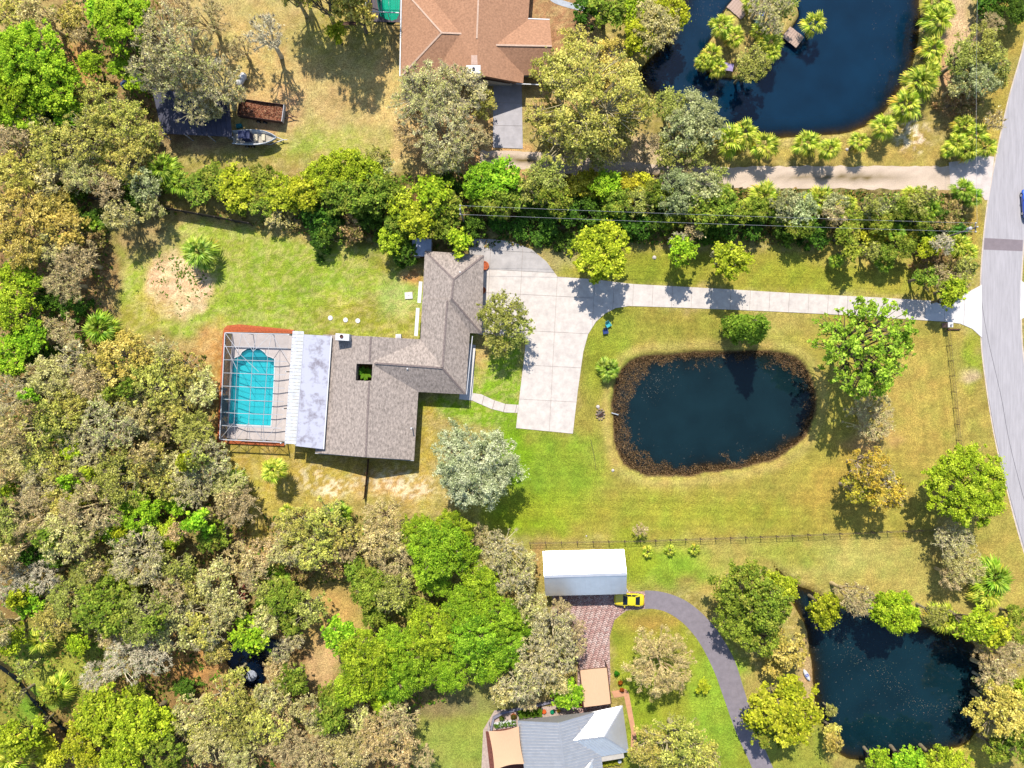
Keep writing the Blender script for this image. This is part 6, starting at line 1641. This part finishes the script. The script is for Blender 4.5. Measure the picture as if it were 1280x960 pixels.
# air conditioner by the back wall, fountain, kayak, hose, log, rocks
p = px(499, 421.5); e = empty('air_conditioner', (p.x, p.y, 0)); tag(e, 'white air-conditioning unit against the back wall of the house', 'air conditioner')
MB().box((-.4,-.4,0),(.4,.4,.85)).build('case', M_WHITE, e); MB().lathe([(.32,.855),(.32,.87),(.05,.9)], n=14).build('fan_grille', M_ALU, e)
p = px(313, 846); e = empty('pond_fountain', (p.x, p.y, WZ)); tag(e, 'round grey floating fountain in the small black pond', 'fountain')
MB().lathe([(.8,-.05),(.86,.02),(.8,.1),(.3,.16)], n=20).build('float', mat('grey_float', alb(170,176,190), .5, .2, 4), e); MB().lathe([(.07,.14),(.05,.4)], n=8).build('nozzle', M_ALU, e)
p = px(1007.5, 843); e = empty('small_kayak', (p.x, p.y, .03), R(-62)); tag(e, 'small white kayak lying on the bank of the lower right pond', 'kayak')
k_ = [[(x,-w,.26),(x,-w*.7,.02),(x,w*.7,.02),(x,w,.26),(x,0,.33)] for x, w in ((-.95,.05),(-.6,.26),(0,.34),(.6,.27),(.98,.04))]
MB().loft(k_).build('hull', M_WHITE, e, True); MB().lathe([(.24,.315),(.26,.345),(.17,.35),(.16,.32)], (0,0,0), 14).build('cockpit', mat('kayak_blue', alb(110,120,200), .5, .1), e)
o = MB().tube([px(738.5,549,.03), px(741,562,.03), px(743.5,575,.03), px(745,588,.03)], .035, 5).build('garden_hose', mat('dark_hose', alb(86,84,60), .6, .1)); tag(o, 'thin dark hose lying on the lawn below the parking apron', 'hose')
o = MB().beam(px(764.5,516,.1), px(773,518.5,-.15), .14, .1).build('plank', mat('pale_plank', alb(200,206,210), .8, .08)); tag(o, 'pale plank poking into the oval pond by the fire ring', 'plank')
def rock(u, v, s_, label, c=(226,214,204)):
    p = px(u, v); b = MB(); rr = random.Random(int(u)); prof = [(.5*s_,-.05),(s_,.1*s_),(.8*s_,.5*s_),(.3*s_,.75*s_)]
    b.lathe(prof, (0,0,0), 8); b.v = [(x*(1+rr.uniform(-.2,.2)), y*(1+rr.uniform(-.2,.2)), z) for x, y, z in b.v]
    o = b.build('rock', mat('pale_rock_%d' % c[0], alb(*c), .9, .12, 3, bump=.4)); o.location = (p.x, p.y, ground_z(p.x, p.y)); tag(o, label, 'rock', 'rocks')
for u, v, s_, l in ((747.5,508.5,.3,'white rock just above the fire ring'),(766,588,.24,'white rock on the lawn below left of the oval pond'),(819,700-2,.12,'tiny stone by the small palms'),(1058.5,187,.25,'pale rock on the bank between two palms by the blue pond'),(1128,145,.3,'pale rock below the leaning palms at the blue pond'),(733,670,.12,'white stone stick on the lawn above the barn fence'),(818,322,.3,'grey rock at the hedge foot near the driveway arc')):
    if u not in (819,): rock(u, v, s_, l)
# brick pillar with lamp at the drive entrance
p = px(1180, 407); e = empty('entrance_pillar', (p.x, p.y, 0)); tag(e, 'brick entrance pillar where the wire fence meets the driveway', 'pillar')
MB().box((-.32,-.32,-.05),(.32,.32,1.5)).build('shaft', mat('pillar_brick', alb(190,150,140), .9, .2, 5), e); MB().box((-.38,-.38,1.5),(.38,.38,1.6)).build('cap', M_CONC3, e); MB().lathe([(.05,1.6),(.12,1.75),(.12,1.95),(.02,2.05)], n=8).build('lantern', M_ALU, e)
o = MB().beam(px(1184,411.5,.12), px(1200,411.8,.12), .2, .2).build('fallen_log', M_DARKW); tag(o, 'dark log lying beside the entrance pillar', 'log')
# patio pots of the lower house
def pot(u, v, r_, c, label, plant=None):
    p = px(u, v); e = empty('plant_pot', (p.x, p.y, .06)); tag(e, label, 'pot', 'pots on the patio')
    MB().lathe([(r_*.65,0),(r_,.5*r_*2),(r_*1.08,.55*r_*2),(r_*.9,.56*r_*2),(r_*.85,.48*r_*2)], n=14).build('pot', mat('glaze_%d_%d_%d' % c, rgb(*c, .65), .4, .05), e)
    if plant:
        r = np.random.default_rng(int(u)); n = 90; d = unit(r.normal(0, 1, (n, 3))); d[:, 2] = np.abs(d[:, 2]); Cn = d*r_*1.3*(.4+.6*r.random((n, 1)))+np.array([0, 0, r_*1.2])
        Vv, Ff, Cc = leaf_quads(Cn, unit(d+r.normal(0, .4, (n, 3))), r, .3, .16, np.tile(np.array(alb(*plant)), (n, 1))*(.8+.4*r.random((n, 1)))); meshobj('foliage', np_mesh('foliage', Vv, Ff, M_LEAF, Cc), e)
for u, v, r_, c, l, pl in ((680,888,.32,(226,104,50),'orange glazed pot beside the long green bed',None),(690,888.5,.3,(20,140,96),'green glazed pot among the patio pots',None),(698,887,.28,(232,180,60),'yellow glazed pot among the patio pots',None),(642,893.5,.42,(220,104,60),'terracotta pot left of the long green bed',(120,120,50)),(627,896,.34,(170,96,60),'small terracotta pot with a plant near the sail shade',(110,140,50)),(727,880,.25,(214,60,40),'red pot by the corner of the tan canopy',None),(770,840,.34,(120,150,50),'green planted pot right of the tan canopy',(96,170,40)),(775,852,.3,(214,130,50),'pot of orange flowers right of the tan canopy',(224,140,50)),(777,861,.28,(200,70,40),'pot of red flowers at the path corner',(206,90,50))): pot(u, v, r_, c, l, pl)
for (u0, v0, u1, v1, n, c, nm, lab) in ((648,891,677,888,900,(124,160,44),'planting_bed','long low green planting bed on the upper patio'),(618,905,645,901,260,(130,160,60),'planter_box','white planter box with greenery above the sail shade'),(752,951,775,948,700,(190,196,56),'planting_bed','yellow-green shrubs at the foot of the metal-roofed house')):
    a, b = px(u0, v0), px(u1, v1); T = Thing(nm, a.lerp(b, .5), lab, 'planting bed'); w = .55 if nm == 'planting_bed' else .3
    t = (b-a).normalized(); nv = Vector((-t.y, t.x, 0))*w
    T.part('edging', MB().prism([(a-nv)[:2], (b-nv)[:2], (b+nv)[:2], (a+nv)[:2]], 0, .25 if w > .4 else .45), M_DARKW if w > .4 else M_WHITE)
    r = np.random.default_rng(n); s_ = r.random((n, 1)); q = np.array(a)*(1-s_)+np.array(b)*s_+np.array(nv)*r.uniform(-1, 1, (n, 1)); q[:, 2] = .3+.5*r.random(n)
    Vv, Ff, Cc = leaf_quads(q, unit(np.array([0,0,.8])+r.normal(0,.5,(n,3))), r, .3, .17, np.tile(np.array(alb(*c)), (n, 1))*(.75+.5*r.random((n, 1)))); T.meshpart('foliage', np_mesh('foliage', Vv, Ff, M_LEAF, Cc))
wl_ = MB().prism(P2((612,912),(616,895),(628,888),(650,883),(672,879),(700,872),(700,874),(672,881.5),(650,885.5),(629,890.5),(618,897),(615,912)), -.05, .55).build('garden_wall', mat('grey_wall', alb(150,146,160), .9, .15, 3)); tag(wl_, 'low curved grey garden wall along the patio edge', 'wall')
q = px(773.5, 948); e = empty('rain_barrel', (q.x, q.y, 0)); tag(e, 'teal barrel at the foot of the metal-roofed house', 'barrel'); MB().lathe([(.25,0),(.32,.3),(.32,.6),(.26,.9)], n=14).build('drum', mat('teal_plastic', rgb(20,130,140,.65), .5, .05), e); MB().lathe([(.27,.9),(.27,.93),(.05,.95)], n=14).build('lid', M_ALU, e)
# water tank and bits by the carport
p = px(304, 102); e = empty('water_tank', (p.x, p.y, .0), R(60)); tag(e, 'white and grey propane tank among the oaks above the carport', 'tank')
tk = [[(x, r_*math.cos(t*.5236), .75+r_*math.sin(t*.5236)) for t in range(12)] for x, r_ in ((-1.1,.1),(-.95,.42),(-.6,.52),(.6,.52),(.95,.42),(1.1,.1))]
MB().loft(tk).build('drum', M_WHITE, e, True)
for x in (-.6, .6): MB().box((x-.08,-.4,0),(x+.08,.4,.5)).build('foot', M_ALU, e)
MB().lathe([(.16,1.24),(.16,1.4),(.05,1.44)], n=10).build('valve_cap', M_ALU, e)
p = px(273, 77); e = empty('wash_tub', (p.x, p.y, 0)); tag(e, 'small round pale tub on the ground among the oaks', 'tub'); MB().lathe([(.4,0),(.5,.35),(.53,.36),(.47,.35),(.38,.05)], n=16).build('tub', mat('galvanised', alb(190,196,206), .5, .1, 3), e); MB().lathe([(.43,.22),(.02,.23)], n=14).build('water', mat('tub_water', alb(170,190,220), .2, .1), e)
p = px(300, 158.5); e = empty('teal_cooler', (p.x, p.y, 0), R(10)); tag(e, 'teal box on the ground between the carport and the boat', 'box'); MB().box((-.4,-.26,0),(.4,.26,.45)).build('case', mat('teal_plastic', rgb(20,130,140,.65), .5), e); MB().box((-.42,-.28,.452),(.42,.28,.52)).build('lid', MATS['teal_plastic'], e)
for u, v, s_, l in ((157, 106, .6, 'blue-grey tarp bundle beside the bright green bushes'), (90, 126, .35, 'blue tarp bundle at the edge of the bright green trees')):
    p = px(u, v); b = MB(); b.lathe([(s_,0),(s_*1.05,.2),(s_*.8,.5),(s_*.3,.62)], (0,0,0), 9); rr = random.Random(u); b.v = [(x*(1+rr.uniform(-.25,.25)), y*(1+rr.uniform(-.25,.25)), z*(1+rr.uniform(-.2,.3))) for x, y, z in b.v]
    o = b.build('tarp_bundle', mat('blue_tarp', alb(70,90,140), .6, .2, 4)); o.location = (p.x, p.y, 0); tag(o, l, 'tarp')
pth = smooth_line([(676,-12),(690,2),(708,9),(732,15)], 5); o = ribbon('pale_path', pth, offs(pth, 7), .02, mat('pale_path', alb(196,200,206), .9, .1, 2)); tag(o, 'pale curved path at the top edge right of the brown-roofed house', 'path', kind='structure')
p = px(431, 13); e = empty('picnic_bench', px(436, 31), R(0)); tag(e, 'dark plank bench under the tall trees near the screen cage', 'bench')
for y in (-.18, .0, .18): MB().box((-1.2,y-.08,.42),(1.2,y+.08,.46)).build('seat_plank', M_DARKW, e)
for x in (-1, 1): MB().box((x-.05,-.22,0),(x+.05,.22,.419)).build('leg', M_DARKW, e)

# ================================================================== labels that single out each tree
ZONES = [((0,0,135,160),'in the top left corner'),((135,0,200,125),'left of the oaks over the carport'),((200,0,320,70),'above the dark carport'),((180,70,320,175),'over the dark carport'),((0,160,120,256),'at the left edge above the back fence'),((120,125,245,262),'just above the board fence end'),
 ((320,-60,480,60),'over the top yard beside the screen cage'),((0,256,60,460),'at the left edge below the board fence'),((60,256,215,430),'left of the sandy bed'),
 ((-30,430,90,560),'at the left edge, level with the pool'),((90,430,180,560),'in the wood between left edge and pool'),((180,430,290,560),'beside the pool cage'),
 ((-30,560,90,680),'at the left edge below pool level'),((90,560,180,680),'in the middle of the left wood'),((180,560,340,680),'in the wood below the pool'),
 ((-30,680,90,790),'at the left edge above the ditch'),((90,680,180,790),'in the lower left wood'),((180,680,270,810),'left of the small black pond'),((270,680,345,800),'above the small black pond'),((345,720,400,800),'right above the small black pond'),
 ((-30,790,90,980),'beside the ditch'),((90,790,215,870),'right above the ditch end'),((90,870,250,980),'at the bottom edge right of the ditch'),((215,800,345,980),'below the small black pond'),((345,800,415,980),'beside the sandy path at the bottom'),
 ((340,620,445,720),'in the thicket below the house gable'),((445,630,515,780),'between house gable and pines'),((515,640,610,740),'in the upper pine group'),((400,770,530,890),'in the lower left pine group'),((530,740,670,850),'in the pine group beside the court'),((600,660,680,780),'left of the steel barn'),((620,750,730,880),'beside the paver court'),((380,860,540,980),'at the bottom edge left of the lawn'),
 ((235,200,360,300),'in the hedge at the board fence end'),((360,190,470,315),'in the hedge above the back lawn'),((470,190,600,330),'in the hedge behind the garage'),((600,205,715,310),'in the hedge above the apron'),((715,205,835,295),'in the hedge under the wires, yellow part'),((835,205,930,300),'in the hedge where the gravel lane ends'),((930,215,1075,320),'in the hedge middle below the lane'),((1075,215,1225,300),'in the hedge near the roadside pole'),((1080,300,1225,385),'at the driveway mouth'),
 ((490,60,625,215),'beside the brown-roofed house'),((660,60,800,200),'right of the concrete pad'),((700,-20,855,60),'at the top left of the blue pond'),((800,110,905,215),'on the lower bank of the blue pond'),((870,-20,1010,105),'on the pond island'),((1180,-20,1280,200),'between blue pond and road'),
 ((590,370,670,440),'in the bed by the parking apron'),((1060,560,1130,640),'below the lacy tree'),((1170,650,1280,760),'near the road below the big yellow-green tree'),((800,900,900,980),'at the bottom edge beside the metal-roofed house'),((890,690,1010,960),'between asphalt drive and lower right pond'),((1010,730,1200,800),'on the upper bank of the lower right pond'),((1200,760,1290,960),'on the right bank of the lower right pond'),((1010,880,1210,990),'on the lower bank of the lower right pond')]
PZONES = ZONES+[((850,140,1000,215),'on the bank left of the gravel lane'),((1000,140,1120,215),'on the lower right bank of the blue pond'),((1120,-20,1190,150),'on the right bank of the blue pond'),((740,440,780,480),'beside the oval pond'),((1000,10,1040,50),'in the water right of the island'),((320,560,370,620),'on the lawn below the pool cage'),((230,290,280,340),'at the sandy bed')]
def zone_of(u, v, zs):
    for (a, b, c, d), t in zs:
        if a <= u <= c and b <= v <= d: return t
    return min(zs, key=lambda z: math.hypot(u-(z[0][0]+z[0][2])/2, v-(z[0][1]+z[0][3])/2))[1]
ORD = ['first', 'second', 'third', 'fourth', 'fifth', 'sixth', 'seventh', 'eighth', 'ninth', 'tenth', 'eleventh', 'twelfth']
def label_all(items, cat, plural):
    by = {}
    for e, desc, u, v, lab in items:
        if lab: tag(e, lab, cat(desc), plural(desc)); continue
        by.setdefault((desc, zone_of(u, v, PZONES if cat(desc) == 'palm' else ZONES)), []).append((u, v, e))
    for (desc, z), L in by.items():
        L.sort(key=lambda t: t[0])
        for i, (u, v, e) in enumerate(L):
            if len(L) == 1: lab = '%s %s' % (desc, z)
            elif len(L) == 2: lab = '%s %s %s' % ('left' if i == 0 else 'right', desc, z)
            else: lab = '%s %s from left %s' % (ORD[min(i, 11)], desc, z)
            tag(e, lab, cat(desc), plural(desc))
label_all([(e, d, u, v, l) for e, d, u, v, l, k in TREES], lambda d: 'shrub' if 'shrub' in d else 'tree', lambda d: '%ss of the place' % d)
PD = {'lime': 'lime-green fan palm', 'green': 'dark green fan palm', 'blue': 'grey-green fan palm'}
label_all([(e, PD[t], u, v, l) for e, u, v, l, t in PALMS], lambda d: 'palm', lambda d: '%ss of the place' % d)
print('tris', sum(len(m.polygons)*2 for m in bpy.data.meshes)); print('trees', len(TREES), 'palms', len(PALMS), 'objects', len(bpy.data.objects))
